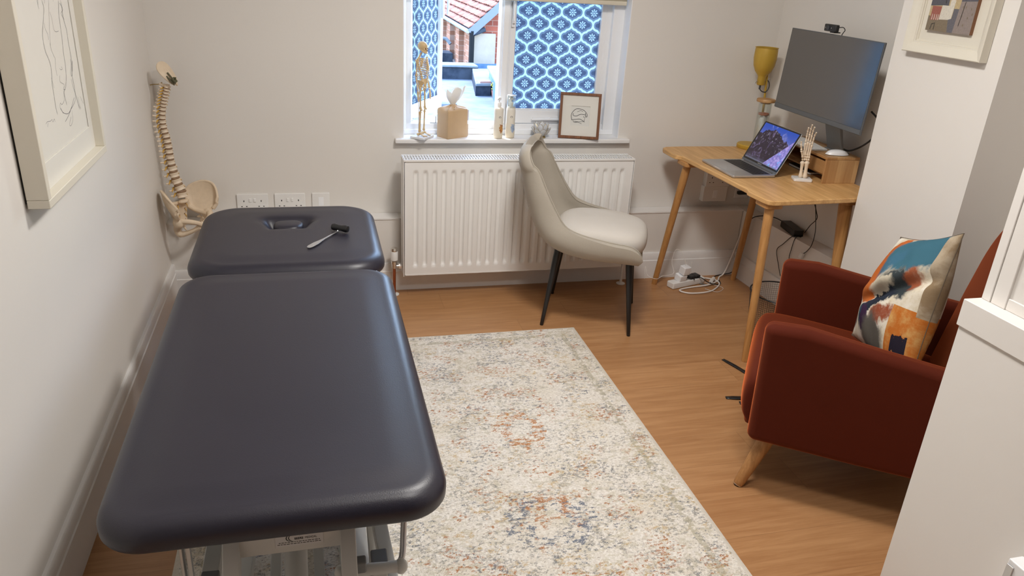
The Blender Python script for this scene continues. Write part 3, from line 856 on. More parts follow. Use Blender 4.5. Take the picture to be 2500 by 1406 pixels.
MB().box(-LWd + .002, LWd - .002, .002, .0125, -.0001, .0007).build('chin', simple('screen chin', (.10, .11, .13), .25), lid)

# ------------------------------------------------------------------ monitor
mon = thing('monitor', 'large thin black desktop monitor switched off above the bamboo riser', 'monitor', (3.070, -.680, .8712), R(-91.5))
# local: x along width, -y faces the user ; origin at foot
# panel centre in world approx (2.93,-.70,1.20)
m_scr = Mat('matt black screen', .22, 0, .6); m_scr.color((.005, .005, .006)); m_scr.set(Coat_Weight=1.0, Coat_Roughness=.13, Coat_IOR=2.1); m_scr = m_scr.m
m_mgrey = simple('monitor grey plastic', (.10, .105, .11), .38, var=.03)
m_stand = simple('stand grey', (.23, .235, .24), .42, .4, var=.03)
pan = bpy.data.objects.new('screen_housing', None)
P0 = T(.026, -.130, .330, rx=R(-3))
hs = rbox(MB(), .342, .188, 0, .009, .003, .002, M=P0 @ T(0, 0, 0, rx=R(90))).build('screen_housing', m_mgrey, mon)
rbox(MB(), .20, .11, -.028, .001, .02, .012, M=P0 @ T(0, 0, -.02, rx=R(90))).build('rear_cover', m_mgrey, mon)
sc = MB().box(-.3385, .3385, -.0100, -.0088, -.165, .1845, M=P0).build('display', m_scr, mon)
MB().box(-.340, .340, -.0112, -.0088, -.186, -.166, M=P0).build('chin', m_mgrey, mon, bevel=.001)
nk = MB(); nk.loft([[(-.022, -.092, .25), (.098, -.092, .25), (.098, -.074, .25), (-.022, -.074, .25)],
                   [(-.016, -.018, .012), (.100, -.018, .012), (.100, -.006, .012), (-.016, -.006, .012)],
                   [(-.018, -.016, .0062), (.102, -.016, .0062), (.102, -.002, .0062), (-.018, -.002, .0062)]])
nk.build('stand_neck', m_stand, mon, bevel=.002)
rbox(MB(), .066, .024, .0003, .0065, .006, .002, M=T(.040, 0, 0)).build('stand_foot', m_stand, mon)
wc = thing('webcam', 'small black webcam perched on the top edge of the monitor', 'webcam', (2.936, -.678, 1.3955), R(-91.5))
rbox(MB(), .044, .012, .004, .034, .010, .004).build('body', m_blackp, wc)
MB().rod((-.006, -.011, .019), (-.006, -.0155, .019), .010, n=24).build('lens', simple('lens glass', (.03, .035, .045), .08), wc)
for s_ in (-1, 1): MB().rod((-.006 + s_ * .021, -.0115, .019), (-.006 + s_ * .021, -.0133, .019), .0022, n=10).build('indicator', m_alu, wc)
MB().box(.0, .03, -.006, .028, -.0008, .004).build('clip', m_blackp, wc, bevel=.001)
MB().tube([(.02, .012, .02), (.05, .02, .026), (.066, .022, .016), (.06, .02, .004), (.05, .022, -.012), (.048, .03, -.06)], .0018).build('cable', m_black, wc)

# keyboard, mouse
kbd = thing('keyboard', 'slim white computer keyboard on the bamboo riser', 'keyboard', (2.990, -.575, .8712), R(-93 - 7))
m_kbw = simple('keyboard white', (.72, .71, .69), .4)
rings_ = rbox(MB(), .140, .056, .0004, .0075, .006, .002)
rings_.build('base', simple('keyboard silver', (.60, .60, .60), .35, .6), kbd)
kk = MB()
for r_, n in enumerate((14, 14, 14, 13, 12, 10)):
    y_ = .045 - r_ * .0182; w = .272 / n
    for i in range(n): kk.box(-.136 + i * w + .0013, -.136 + (i + 1) * w - .0013, y_ - .0076, y_ + .0076, .007, .0095)
kk.build('keys', m_kbw, kbd, bevel=.0006)
ms = thing('mouse', 'white rounded computer mouse on the near end of the riser', 'mouse', (3.020, -.790, .8712), R(-10))
def mf(u, v):
    a = 2 * pi * u; rr = sin(pi / 2 * v) ; rr = v ** .8
    x = .056 * rr * cos(a); y = .0285 * rr * sin(a) * (1 - .08 * (x / .056) ** 2)
    z = .0215 * math.sqrt(max(0, 1 - (x / .0562) ** 2)) * (1 - .35 * (y / .0285) ** 2) * (1 - .999 * v ** 7) + .0025
    return (x, y, z)
MB().grid(mf, 48, 14).build('shell', m_upvc, ms, weld=True, sharp=80)
MB().lathe([(.01, .0004), (.9, .0004), (1, .003), (.01, .003)], 40, M=T() @ Matrix.Diagonal((.0545, .0265, 1, 1))).build('sole', m_alu, ms)

# hand skeleton model
m_bone = simple('cream bone plastic', (.72, .585, .43), .5, var=.10, vs=60, bump=.15, bs=90)
m_bonep = simple('pale bone plastic', (.76, .64, .50), .5, var=.08, vs=40, bump=.15, bs=90)
m_pin = simple('joint gap brown', (.20, .10, .05), .6)
hmd = thing('hand_skeleton_model', 'small skeleton model of a hand and wrist on a white base on the desk', 'anatomical model', (2.868, -.780, .75), R(-20))
rbox(MB(), .042, .034, .0005, .0125, .010, .002).build('stand_base', simple('white stand', (.80, .79, .78), .35), hmd, bevel=.001)
def bone(p0, p1, r, k=1.35, n=12, e=.16):
    """long bone: waisted shaft with knuckled ends"""
    F, L = frame(p0, p1); rings = []
    for t, q in ((0, .45), (.03, .85), (.09, k), (.2, 1.0), (.5, .82), (.8, 1.0), (.91, k), (.97, .9), (1, .45)):
        rings.append([tuple(F @ Vector((1.28 * r * q * cos(2 * pi * i / n), 1.28 * r * q * sin(2 * pi * i / n), L * t))) for i in range(n)])
    return MB().loft(rings)
def bpart(nm, p0, p1, r, par=None, k=1.35, mt=None): return bone(p0, p1, r, k).build(nm, mt or m_bonep, par or hmd, sharp=80)
bpart('forearm_bone', (-.007, .002, .0112), (-.011, .002, .090), .0062); bpart('forearm_bone', (.012, -.002, .0112), (.008, 0, .092), .0072)
wr_ = MB()
random.seed(11)
for i in range(8):
    x_ = (-.013 + .0085 * (i % 4)); z_ = .098 + .011 * (i // 4); wr_.ball((x_ + random.uniform(-.001, .001), random.uniform(-.002, .002), z_), (.0055, .006, .0062), 10, 6)
    MB().ball((x_, random.uniform(-.002, .002), z_), (.0054, .0065, .0062), 12, 8).build('carpal_bone', m_bonep, hmd, sharp=80)
fing = [(-.014, -.016, .175, (.034, .022, .016), -.010), (-.006, -.006, .180, (.038, .025, .018), -.004), (.004, .004, .176, (.035, .023, .017), 0), (.012, .014, .168, (.028, .018, .014), .004)]
for x0, x1, zm, seg, lean in fing:
    a_ = Vector((x0, 0, .113)); b_ = Vector((x1, -.002, zm)); bpart('metacarpal_bone', a_, b_, .0034)
    p = b_; dx = lean * .35; yy_ = -.002
    for k_, L2 in enumerate(seg):
        q = p + Vector((dx * .5, -.004 * k_ - .003, L2)); bpart('finger_bone', p + Vector((0, 0, .001)), q, .0030 - .0004 * k_); p = q
bpart('metacarpal_bone', (-.016, -.004, .106), (-.030, -.012, .140), .0036); bpart('finger_bone', (-.030, -.012, .141), (-.037, -.016, .164), .0032); bpart('finger_bone', (-.037, -.016, .165), (-.040, -.017, .182), .0028)
MB().rod((.010, .004, .100), (.017, .008, .100), .005).build('clamp_screw', m_black, hmd)

# ------------------------------------------------------------------ desk lamp & jar
m_must = simple('mustard metal', (.52, .33, .045), .42, .15, var=.04)
lamp_ = thing('desk_lamp', 'mustard yellow desk lamp with its shade turned upwards in the desk corner', 'lamp', (2.995, -.135, .75))
MB().lathe([(.02, .0008), (.066, .0008), (.068, .004), (.068, .018), (.064, .023), (.02, .025)], 40, M=T(-.018, .01, 0)).build('base', m_must, lamp_)
MB().tube([(.022, .0, .022), (.020, 0, .20), (.006, 0, .39)], .0058, smooth=False, n=12).build('stem', m_must, lamp_)
MB().lathe([(.001, .335), (.020, .335), (.023, .339), (.023, .376), (.026, .384), (.044, .404), (.057, .432), (.0625, .470), (.0615, .510), (.060, .521), (.0635, .5225),
            (.0635, .524), (.058, .522), (.059, .505), (.060, .470), (.055, .434), (.042, .407), (.022, .392), (.001, .392)], 48, M=T(-.022, 0, 0) @ Matrix.Diagonal((.93, .93, 1, 1))).build('shade', m_must, lamp_, sharp=60)
MB().tube([(-.026, -.004, .337), (-.027, -.004, .318), (-.010, -.006, .302), (.012, -.008, .302), (.026, -.006, .325), (.022, -.004, .350), (.010, 0, .362)], .0028).rod((-.026, -.004, .336), (-.027, -.004, .314), .0048).build('cord', simple('dark cord', (.05, .05, .05), .5), lamp_)
MB().rod((-.046, 0, .352), (-.060, -.004, .346), .003).rod((-.058, -.004, .352), (-.062, -.004, .338), .0022).rod((.0, 0, .36), (.018, 0, .366), .003).tube([(.018, 0, .366), (.026, 0, .37), (.028, 0, .362)], .002).build('tilt_screw', m_alu, lamp_)

jar = thing('storage_jar', 'tall glass jar with a bamboo lid holding white paper packets', 'jar', (2.952, -.245, .75))
JR = .033
MB().lathe([(.001, .0006), (JR - .003, .0006), (JR, .004), (JR, .262), (JR - .001, .266), (JR - .0028, .266), (JR - .0028, .007), (JR - .005, .005), (.001, .005)], 40).build('glass_body', m_glass, jar, sharp=60)
MB().lathe([(.001, .258), (.026, .258), (.0285, .266), (.046, .2665), (.047, .270), (.047, .278), (.045, .281), (.001, .281)], 40).build('lid', m_bambooy, jar, sharp=50)
m_paper = simple('white paper', (.80, .79, .77), .7, var=.03)
random.seed(5)
for i in range(9):
    a_ = random.uniform(0, 6.28); w_ = random.uniform(.017, .023); hh = random.uniform(.14, .185); rad_ = .008 + .008 * (i % 2)
    M_ = T(rad_ * cos(i * .7) * .9, rad_ * sin(i * .7) * .9, .012 + .003 * i * .3, rz=i * .7, ry=R(random.uniform(-2, 2)))
    pk = thing('paper_packet', 'white paper packet standing among others in the glass jar', 'packet', (2.952, -.245, .75), 0, 'paper packets in the glass jar')
    b_ = MB().grid(lambda u, v: ((.0012 * sin(v * 9 + u * 4)), (u - .5) * w_ * 1.2, v * hh), 6, 14, M=M_).build('wrapper', m_paper, pk, solid=.0022)
tube_ = thing('tissue_strip', 'pinkish paper band around the packets in the jar', 'paper', (2.952, -.245, .75))
MB().lathe([(.0275, .200), (.0275, .209)], 32, cap0=False, cap1=False).build('band', simple('rust paper', (.45, .16, .09), .6), tube_, solid=.0006)

# ------------------------------------------------------------------ cables, power things, bin
psu = thing('power_adapter', 'black power brick resting on the wall ledge under the desk', 'power adapter', (3.097, -.470, .3855), R(-100))
rbox(MB(), .085, .028, .0004, .034, .006, .004).build('brick', m_blackp, psu)
MB().rod((-.084, 0, .017), (-.100, 0, .017), .006).build('cable_sleeve', m_blackp, psu)
c1 = MB().tube([(3.112, -.372, .403), (3.085, -.33, .415), (3.055, -.26, .405), (3.020, -.205, .370), (3.012, -.19, .28), (3.009, -.175, .21), (3.006, -.19, .16), (3.003, -.165, .09), (2.997, -.145, .03), (2.965, -.115, .006), (2.90, -.135, .0055), (2.845, -.19, .0055), (2.80, -.25, .0055), (2.74, -.215, .0075), (2.69, -.190, .0600)], .0028)
tag(c1.build('power_cable', m_black), 'black mains cable looping from the power brick down the corner behind the rear desk leg', 'cable')
c2 = MB().tube([(3.060, -.90, 1.09), (3.085, -.935, 1.05), (3.090, -.925, .99), (3.080, -.87, .93), (3.075, -.80, .893), (3.085, -.735, .886), (3.088, -.70, .882)], .0042)
tag(c2.build('monitor_cable', m_black), 'thick black cable curving out behind the right edge of the monitor', 'cable')
c3 = MB().tube([(3.02, -.83, .727), (3.05, -.78, .68), (3.06, -.70, .655), (3.055, -.64, .665), (3.05, -.60, .70), (3.04, -.58, .727)], .0036)
tag(c3.build('monitor_cable', m_black), 'thick black cable hanging in a shallow loop under the desk', 'cable')
c4 = MB().tube([(3.05, -.60, .727), (3.055, -.63, .64), (3.075, -.66, .56), (3.085, -.665, .52), (3.09, -.62, .47), (3.108, -.565, .412)], .0022)
tag(c4.build('adapter_cable', m_black), 'thin black cable dropping from under the desk to the power brick', 'cable')
c5 = MB().tube([(3.045, -.63, .727), (3.065, -.655, .60), (3.072, -.675, .52), (3.066, -.70, .46), (3.054, -.71, .40), (3.050, -.69, .36), (3.049, -.67, .34)], .0019)
usb = tag(c5.build('usb_cable', m_black), 'thin black cable hanging with a small white plug end above the armchair', 'cable')
rbox(MB(), .008, .011, -.014, .014, .003, .003, M=T(3.044, -.663, .326, ry=R(15))).build('connector', m_plastic, usb)
c6 = MB().tube([(3.085, -.555, .392), (3.052, -.55, .389), (3.043, -.50, .33), (3.040, -.46, .28), (3.040, -.50, .21), (3.036, -.54, .165)], .0019)
tag(c6.build('charger_cable', m_black), 'thin black cable falling from the power brick, left of two behind the armchair', 'cable')
c7 = MB().tube([(3.085, -.575, .392), (3.053, -.575, .389), (3.046, -.57, .32), (3.045, -.57, .27), (3.044, -.61, .21), (3.040, -.64, .16)], .0019)
tag(c7.build('charger_cable', m_black), 'thin black cable falling from the power brick, right of two behind the armchair', 'cable')
st = thing('extension_strip', 'white power strip on the floor under the desk with plugs in it', 'extension lead', (2.668, -.225, 0), R(17))
rbox(MB(), .118, .027, .001, .036, .006, .005).build('body', m_plastic, st)
MB().tube([(.118, 0, .015), (.16, .01, .010), (.20, -.03, .0065), (.17, -.09, .0065), (.05, -.14, .0065), (-.07, -.115, .0065), (-.10, -.06, .0065), (-.03, -.05, .0065), (.10, -.07, .009), (.20, -.045, .0065),
           (.25, -.010, .010), (.285, -.01, .03), (.31, -.02, .12), (.335, -.04, .28), (.36, -.05, .37), (.372, -.055, .397), (.385, -.03, .41)], .0042, n=10).build('flex', m_cablew, st)
MB().rod((.150, -.045, .013), (.195, -.020, .013), .0105).build('cable_tie', m_cablew, st)
rbox(MB(), .026, .024, 0, .038, .006, .004, M=T(-.048, 0, .0362, rx=R(10))).build('plug_top', m_upvc, st)
ch = thing('usb_charger', 'white cube charger plugged upright into the floor power strip', 'charger', (2.638, -.245, .075), R(17))
rbox(MB(), .024, .022, .0015, .048, .005, .004, M=T(0, 0, 0, rx=R(8))).build('body', m_upvc, ch)
MB().tube([(0, 0, .046), (.0, .006, .075), (-.01, .03, .12), (-.04, .05, .13), (-.055, .05, .06), (-.06, .02, .006), (-.14, .02, .003), (-.20, 0, .003), (-.24, .03, .02), (-.235, .06, .06), (-.26, .03, .003)], .0012).build('cord', m_cablew, ch)
for i, (x_, y_) in enumerate(((.028, 0), (.068, .002))):
    p = thing('mains_plug', ('black mains plug in the white floor power strip, next to the cube charger', 'black mains plug at the right end of the white floor power strip')[i], 'plug', (2.668 + x_ * .95, -.225 + x_ * .29, .0362), R(17))
    rbox(MB(), .019, .024, 0, .017, .008, .005).build('plug_body', m_blackp, p)
    MB().tube([(0, -.02, .009), (.01, -.045, .006), (.05, -.07, -.02), (.12, -.08, -.0325), (.16, -.03, -.0325)] if i else [(0, -.02, .009), (-.0, -.035, .004)], .0027).build('cord', m_black, p)
ccl = MB().tube([(2.70, -.17, .012), (2.73, -.09, .11), (2.755, -.098, .125), (2.75, -.12, .05), (2.76, -.16, .004), (2.82, -.24, .003), (2.86, -.30, .003), (2.80, -.35, .003), (2.75, -.30, .003)], .0012)
tag(ccl.build('charging_lead', m_cablew), 'thin white charging lead standing in a loop against the skirting behind the power strip', 'cable')

bn = thing('waste_bin', 'round black wire mesh waste bin behind the near desk leg', 'bin', (2.735, -.985, 0))
bw = MB().lathe([(.110, .012), (.135, .275)], 96, cap0=False, cap1=False)
me_b = []
wall = MB()
nv = 26
wall.grid(lambda u, v: ((.110 + .025 * v) * cos(2 * pi * u), (.110 + .025 * v) * sin(2 * pi * u), .012 + .263 * v), 84, nv)
o = wall.build('mesh_wall', m_black, bn, weld=True); q = o.modifiers.new('w', 'WIREFRAME'); q.thickness = .0011; q.use_replace = True
MB().lathe([(.112, .001), (.114, .004), (.112, .014), (.001, .012), (.001, .008), (.10, .008), (.108, .001)], 48, cap0=False, cap1=False).build('bottom', m_black, bn)
MB().tube([(.136 * cos(a), .136 * sin(a), .277) for a in [2 * pi * i / 40 for i in range(40)]], .0035, closed=True, smooth=False).build('rim', m_black, bn)
for i, (a, b, w_, lab_) in enumerate((((2.440, -1.075), (2.490, -1.24), .019, 'flat black strap end on the floor beside the near desk leg'),
                                (((2.285, -1.385)), (2.42, -1.42), .022, 'flat black strap end poking out from under the armchair front, longer of two'),
                                (((2.322, -1.432)), (2.42, -1.455), .025, 'short flat black strap end beneath the front of the armchair seat'))):
    dv = Vector(b) - Vector(a); L = dv.length
    s_ = MB().grid(lambda u, v: (u * L, (v - .5) * w_ * (1 if u > .1 else .85), .0035 + .003 * sin(u * 3)), 10, 2)
    q = s_.build('black_strap', m_black, solid=.002); q.location = (*a, 0); q.rotation_euler = (0, 0, math.atan2(dv.y, dv.x)); tag(q, lab_, 'strap')
# ------------------------------------------------------------------ desk chair
dc = thing('desk_chair', 'oatmeal fabric scoop-back chair with tapered black metal legs in front of the radiator', 'chair', (1.99, -.52, 0), math.atan2(-.41, .91))
st_ = [(-.330, .822, .125, -.338, .827), (-.322, .808, .170, -.354, .810), (-.302, .775, .190, -.358, .775), (-.272, .745, .192, -.352, .745), (-.225, .655, .205, -.332, .66),
       (-.178, .575, .214, -.305, .575), (-.136, .520, .226, -.272, .500), (-.075, .494, .236, -.232, .440), (.01, .478, .240, -.160, .398), (.09, .466, .238, -.04, .378),
       (.165, .456, .230, .10, .374), (.205, .432, .221, .185, .378), (.222, .402, .212, .213, .388)]
ST = catmull(st_[0:] and [Vector(q[:3]) for q in st_], 5), catmull([Vector((q[3], q[4], 0)) for q in st_], 5)
NS = len(ST[0]) - 1
def shell(u, v):
    i = min(int(round(v * NS)), NS); e = ST[0][i]; c = ST[1][i]; t = u * 2 - 1
    vv = v
    p = .42 + .42 * (1 - sstep(.15, .62, v))
    w = (max(0, cos(pi / 2 * t))) ** p
    yw = e[2] * (sin(pi / 2 * t) if abs(t) < 1 else t)
    yw = e[2] * (abs(sin(pi / 2 * t)) ** .92) * (1 if t > 0 else -1)
    return (e[0] + (c[0] - e[0]) * w, yw, e[1] + (c[1] - e[1]) * w)
MB().grid(shell, 40, NS).build('shell', m_chair, dc, solid=-.033, sharp=180).modifiers['s'].use_rim = True
o = dc.children[-1]; q = o.modifiers.new('b', 'BEVEL'); q.width = .009; q.segments = 3; q.limit_method = 'ANGLE'; q.angle_limit = R(50)
# seam piping along the rim
pip = [shell(0, i / 30) for i in range(31)]; pip2 = [shell(1, i / 30) for i in range(31)]
allp = pip[::-1] + [shell(k / 10, 0) for k in range(1, 10)] + pip2
MB().tube([(p[0] + .001, p[1] * 1.005, p[2] + .001) for p in allp], .0028, n=6, sub=2).build('piping', m_chair, dc)
# seat cushion
rings = []
def seat_outline(d):
    pts = []
    for i in range(64):
        a = 2 * pi * i / 64; c_, s_ = cos(a), sin(a)
        x = .216 * abs(c_) ** .62 * (1 if c_ > 0 else -1); y = .214 * abs(s_) ** .62 * (1 if s_ > 0 else -1)
        y *= 1 - .10 * (1 if x < 0 else 0) * (abs(x) / .216) ** 2
        k = max(0, 1 - d / .214); pts.append((x * k + .022, y * k))
    return pts
for d, z in ((.03, .395), (.008, .405), (0, .42), (-.004, .445), (-.002, .470), (.010, .489), (.030, .499), (.06, .505), (.10, .509), (.15, .511), (.205, .512)):
    rings.append([(x, y, z - .012 * sstep(.0, .22, x) + .002 * noise.noise(Vector((x * 14, y * 14, z * 3)))) for x, y in seat_outline(d)])
MB().loft(rings).build('seat_cushion', m_chairseat, dc, sub=1)
for sx, sy in ((-1, -1), (-1, 1), (1, -1), (1, 1)):
    tp = Vector(((-.165 if sx < 0 else .165), sy * .150, .392)); bt = Vector(((-.212 if sx < 0 else .207), sy * .199, .0))
    F, L = frame(bt, tp)
    l_ = MB().lathe([(.0072, 0), (.0085, .003), (.0125, L * .45), (.0165, L * .85), (.0165, L)], 20, M=F)
    l_.build('leg', m_black, dc)
MB().box(-.17, .17, -.02, .02, .372, .385).box(-.02, .02, -.155, .155, .372, .385).build('under_frame', m_black, dc)

# ------------------------------------------------------------------ armchair
ac = thing('armchair', 'rust velvet armchair with slim arms and splayed wooden legs beside the panelled partition', 'armchair', (2.02, -1.93, 0), R(-35))
ARM = [(.004, .192), (-.006, .612), (.12, .618), (.33, .590), (.70, .548), (.72, .188), (.34, .186)]
Mxz = Matrix(((1, 0, 0, 0), (0, 0, 1, 0), (0, 1, 0, 0), (0, 0, 0, 1)))
for y_ in (0, .640):
    a_ = MB().prism([(x + (.025 if y_ else 0), z) for x, z in ARM], y_, y_ + .074, M=Mxz)
    a_.build('arm', m_velvet, ac, bevel=.029, seg=7, sharp=30)
MB().box(.03, .68, .06, .655, .195, .315).build('seat_base', m_velvet, ac, bevel=.015, seg=3)
# cushion: slopes back, front lip bulging past the arms
rings = []
N = 40
def cush_sec(t):
    """closed x-z section of the seat cushion"""
    pts = [(-.012, .225), (-.032, .25), (-.041, .30), (-.038, .352), (-.026, .386), (-.008, .402), (.04, .407), (.20, .398), (.40, .378), (.60, .352), (.62, .335), (.62, .30), (.55, .29), (.30, .30), (.05, .30), (.02, .25), (.0, .222), (-.02, .215)]
    return pts
sec = cush_sec(0)
for k, (y, sc, dz) in enumerate(((.055, .90, -.012), (.062, .955, -.006), (.078, .985, -.001), (.12, 1, .003), (.24, 1, .008), (.36, 1, .009), (.48, 1, .008), (.59, 1, .003), (.632, .985, -.001), (.648, .955, -.006), (.655, .90, -.012))):
    cx, cz = .28, .31
    rings.append([(cx + (x - cx) * sc if x < 0.1 else x, y, (cz + (z - cz) * sc) + dz * (1 if z > .33 else 0)) for x, z in sec])
MB().loft(rings).build('seat_cushion', m_velvet, ac, sub=2)
# T-shaped front wings of cushion sit in front of the arms
# back: arched shell, slightly reclined
arch = []
hw = .265; cy = .385
for i in range(25):
    a = pi * i / 24; arch.append((cy + hw * cos(a), .70 + .285 * sin(a)))
out = [(cy + .262, .22)] + [(cy + .270, .45)] + [(cy + .272, .60)] + arch + [(cy - .272, .60), (cy - .270, .45), (cy - .262, .22)]
def yz_prism(poly, x0, x1, slope):
    rings = []
    for x in (x0, x1): rings.append([(x + slope * (z - .22), y, z) for y, z in poly])
    return MB().loft(rings)
slab(MB(), out, .600, .690, .034, lambda y, z, x: (x + .16 * (z - .22), y, z)).build('backrest', m_velvet, ac, sharp=70)
inn = [(cy + (y - cy) * .84, .30 + (z - .22) * .88) for y, z in out]
slab(MB(), inn, .560, .62, .026, lambda y, z, x: (x + .16 * (z - .22), y, z)).build('back_cushion', m_velvet, ac, sharp=70)
for sx, sy in ((0, 0), (0, 1), (1, 0), (1, 1)):
    tx, ty = (.080 if not sx else .62), (.085 if not sy else .63); bx_, by_ = (.008 if not sx else .70), (.022 if not sy else .695)
    F, L = frame((bx_, by_, 0), (tx, ty, .195))
    MB().lathe([(.013, .0005), (.0155, .003), (.018, .01), (.026, L * .75), (.028, L)], 24, M=F).build('leg', m_legwood, ac)
    # brass glide
    MB().lathe([(.009, 0.0), (.0155, .001), (.0160, .005)], 20, M=F, cap1=False).build('glide', m_chrome, ac)

# scatter cushion
def cushion_mat():
    m = Mat('watercolour print', .8, 0, .15); x, y, z = m.obj()      # local: x width 0..1 , y height 0..1 (built in unit uv)
    uv = m.nt.nodes.new('ShaderNodeUVMap').outputs[0]
    sp = m.nt.nodes.new('ShaderNodeSeparateXYZ'); m.nt.links.new(uv, sp.inputs[0]); u = X(m.nt, sp.outputs[0]); v = X(m.nt, sp.outputs[1])
    V = m.comb(u, v, 0)
    n = m.noise(4, 5, .62, V); n2 = m.noise(9, 5, .65, m.comb(v, u, 3)); n3 = m.noise(30, 4, .6, V)
    wu = u + (n - .5) * .20 + (n3 - .5) * .03; wv = v + (n2 - .5) * .20 + (n3 - .5) * .03
    c = m.mix(n2.step(.35, .7), (.60, .53, .40), (.74, .70, .62))
    dgl = wu * .75 + wv * .65
    def blob(c, col, cu, cv, ru, rv, rot, soft=.35, amt=1):
        cs, sn = cos(rot), sin(rot)
        a = ((wu - cu) * cs + (wv - cv) * sn) / ru; b = ((wv - cv) * cs - (wu - cu) * sn) / rv
        r = (a * a + b * b).sqrt()
        f = 1 - r.step(1 - soft, 1.0)
        return m.mix(f * amt * (n3 * .5 + .72).min(1), c, col)
    c = blob(c, (.30, .27, .21), .60, .66, .18, .25, -.6, .6, .8)
    c = blob(c, (.46, .115, .022), .27, .70, .17, .34, -.25, .10, 1.15)      # orange flank, upper left
    c = blob(c, (.42, .12, .03), .17, .50, .10, .14, 0, .10, 1.1)
    c = blob(c, (.042, .125, .175), .68, .86, .42, .19, .12, .30, 1.15)     # petrol top
    c = blob(c, (.045, .13, .20), .44, .74, .10, .20, -.6, .5, 1)
    c = blob(c, (.035, .045, .05), .66, .60, .22, .12, .1, .35, 1.15)
    c = blob(c, (.28, .08, .035), .80, .66, .09, .10, .3, .5, 1)
    c = blob(c, (.60, .54, .42), .45, .55, .20, .06, .5, .4, .9)
    c = blob(c, (.018, .024, .038), .44, .43, .27, .070, .48, .20, 1.2)      # dark sweep
    c = blob(c, (.26, .065, .03), .60, .37, .20, .07, .42, .4, 1)
    c = blob(c, (.040, .018, .050), .34, .28, .11, .14, 0, .35, 1.1)
    c = blob(c, (.03, .07, .10), .25, .25, .05, .15, 0, .5, 1)
    c = blob(c, (.11, .10, .085), .52, .17, .23, .20, .2, .4, 1.15)
    c = blob(c, (.15, .12, .11), .07, .22, .09, .12, 0, .2, 1)
    orange = u.gt(.735) * v.lt(.47)
    c = m.mix(orange, c, m.mix(n2.step(.40, .75), (.47, .14, .022), (.58, .36, .13)))
    c = m.mix(((u - .865).abs().lt(.07) * (v - .22 + (n3 - .5) * .15).abs().lt(.06)), c, (.018, .014, .025))
    taupe = (u + v * .08).gt(.98) * v.gt(.44)
    c = m.mix(taupe, c, m.mix(n.step(.4, .6), (.24, .17, .10), (.40, .33, .24)))
    m.color(c); m.bump(m.noise(300, 2) * .6 + m.noise(6, 3) * 2.0, .35, .002); return m.m
cu = thing('scatter_cushion', 'square scatter cushion with an orange, teal and cream watercolour print leaning in the rust armchair', 'cushion', (2.02, -1.93, 0), R(-32))
def loc3(s, b, z): return Vector((b, s, z))
c_tr, c_tl, c_bl, c_br = loc3(.27, .525, .915), loc3(.50, .40, .81), loc3(.44, .315, .445), loc3(.10, .455, .425)
nrm = (c_tr - c_bl).cross(c_tl - c_br).normalized()
if nrm.x > 0: nrm = -nrm
def cush(u, v, side):
    top = c_tl.lerp(c_tr, u); bot = c_bl.lerp(c_br, u); p = bot.lerp(top, v)
    # edges bow inwards between pointed corners
    cen = (c_tr + c_tl + c_bl + c_br) / 4
    eu = 4 * u * (1 - u); ev = 4 * v * (1 - v)
    inw = .075 * (eu * (1 - ev) + ev * (1 - eu))
    p = p + (cen - p) * inw
    h = (max(0, eu) ** .55) * (max(0, ev) ** .55) * .098
    if side > 0:
        # deep fold running up to the right across the front
        dline = v - (.30 + .42 * u)
        h -= .030 * math.exp(-(dline / .045) ** 2) * sstep(.05, .4, u) * (eu * ev) ** .2
        h += .012 * math.exp(-((dline - .09) / .07) ** 2) * (eu * ev) ** .3
        h += .004 * sin(u * 17 + v * 9) * (eu * ev)
        h += .006 * noise.noise(Vector((u * 5, v * 5, 1))) * (eu * ev) ** .3
    return p + nrm * h * side
n_ = 48
mbc = MB()
mbc.grid(lambda u, v: tuple(cush(u, v, 1)), n_, n_); mbc.grid(lambda u, v: tuple(cush(u, v, -1)), n_, n_)
me = bpy.data.meshes.new('cushion_cover'); me.from_pydata(mbc.v, [], mbc.f); me.materials.append(cushion_mat())
ul = me.uv_layers.new(name='UVMap')
for p in me.polygons:
    for li in p.loop_indices:
        vi = me.loops[li].vertex_index % ((n_ + 1) ** 2); ul.data[li].uv = ((vi % (n_ + 1)) / n_, (vi // (n_ + 1)) / n_)
bm = bmesh.new(); bm.from_mesh(me); bmesh.ops.remove_doubles(bm, verts=bm.verts, dist=1e-5); bmesh.ops.recalc_face_normals(bm, faces=bm.faces); bm.to_mesh(me); bm.free()
me.polygons.foreach_set('use_smooth', [True] * len(me.polygons))
o = bpy.data.objects.new('cushion_cover', me); COL.objects.link(o); o.parent = cu
edge = [tuple(cush(i / 30, 0, 1)) for i in range(31)] + [tuple(cush(1, i / 30, 1)) for i in range(1, 31)] + [tuple(cush(1 - i / 30, 1, 1)) for i in range(1, 31)] + [tuple(cush(0, 1 - i / 30, 1)) for i in range(1, 30)]
MB().tube(edge, .0014, closed=True, smooth=False, n=6).build('seam_edge', simple('pale seam', (.10, .075, .05), .9), cu)
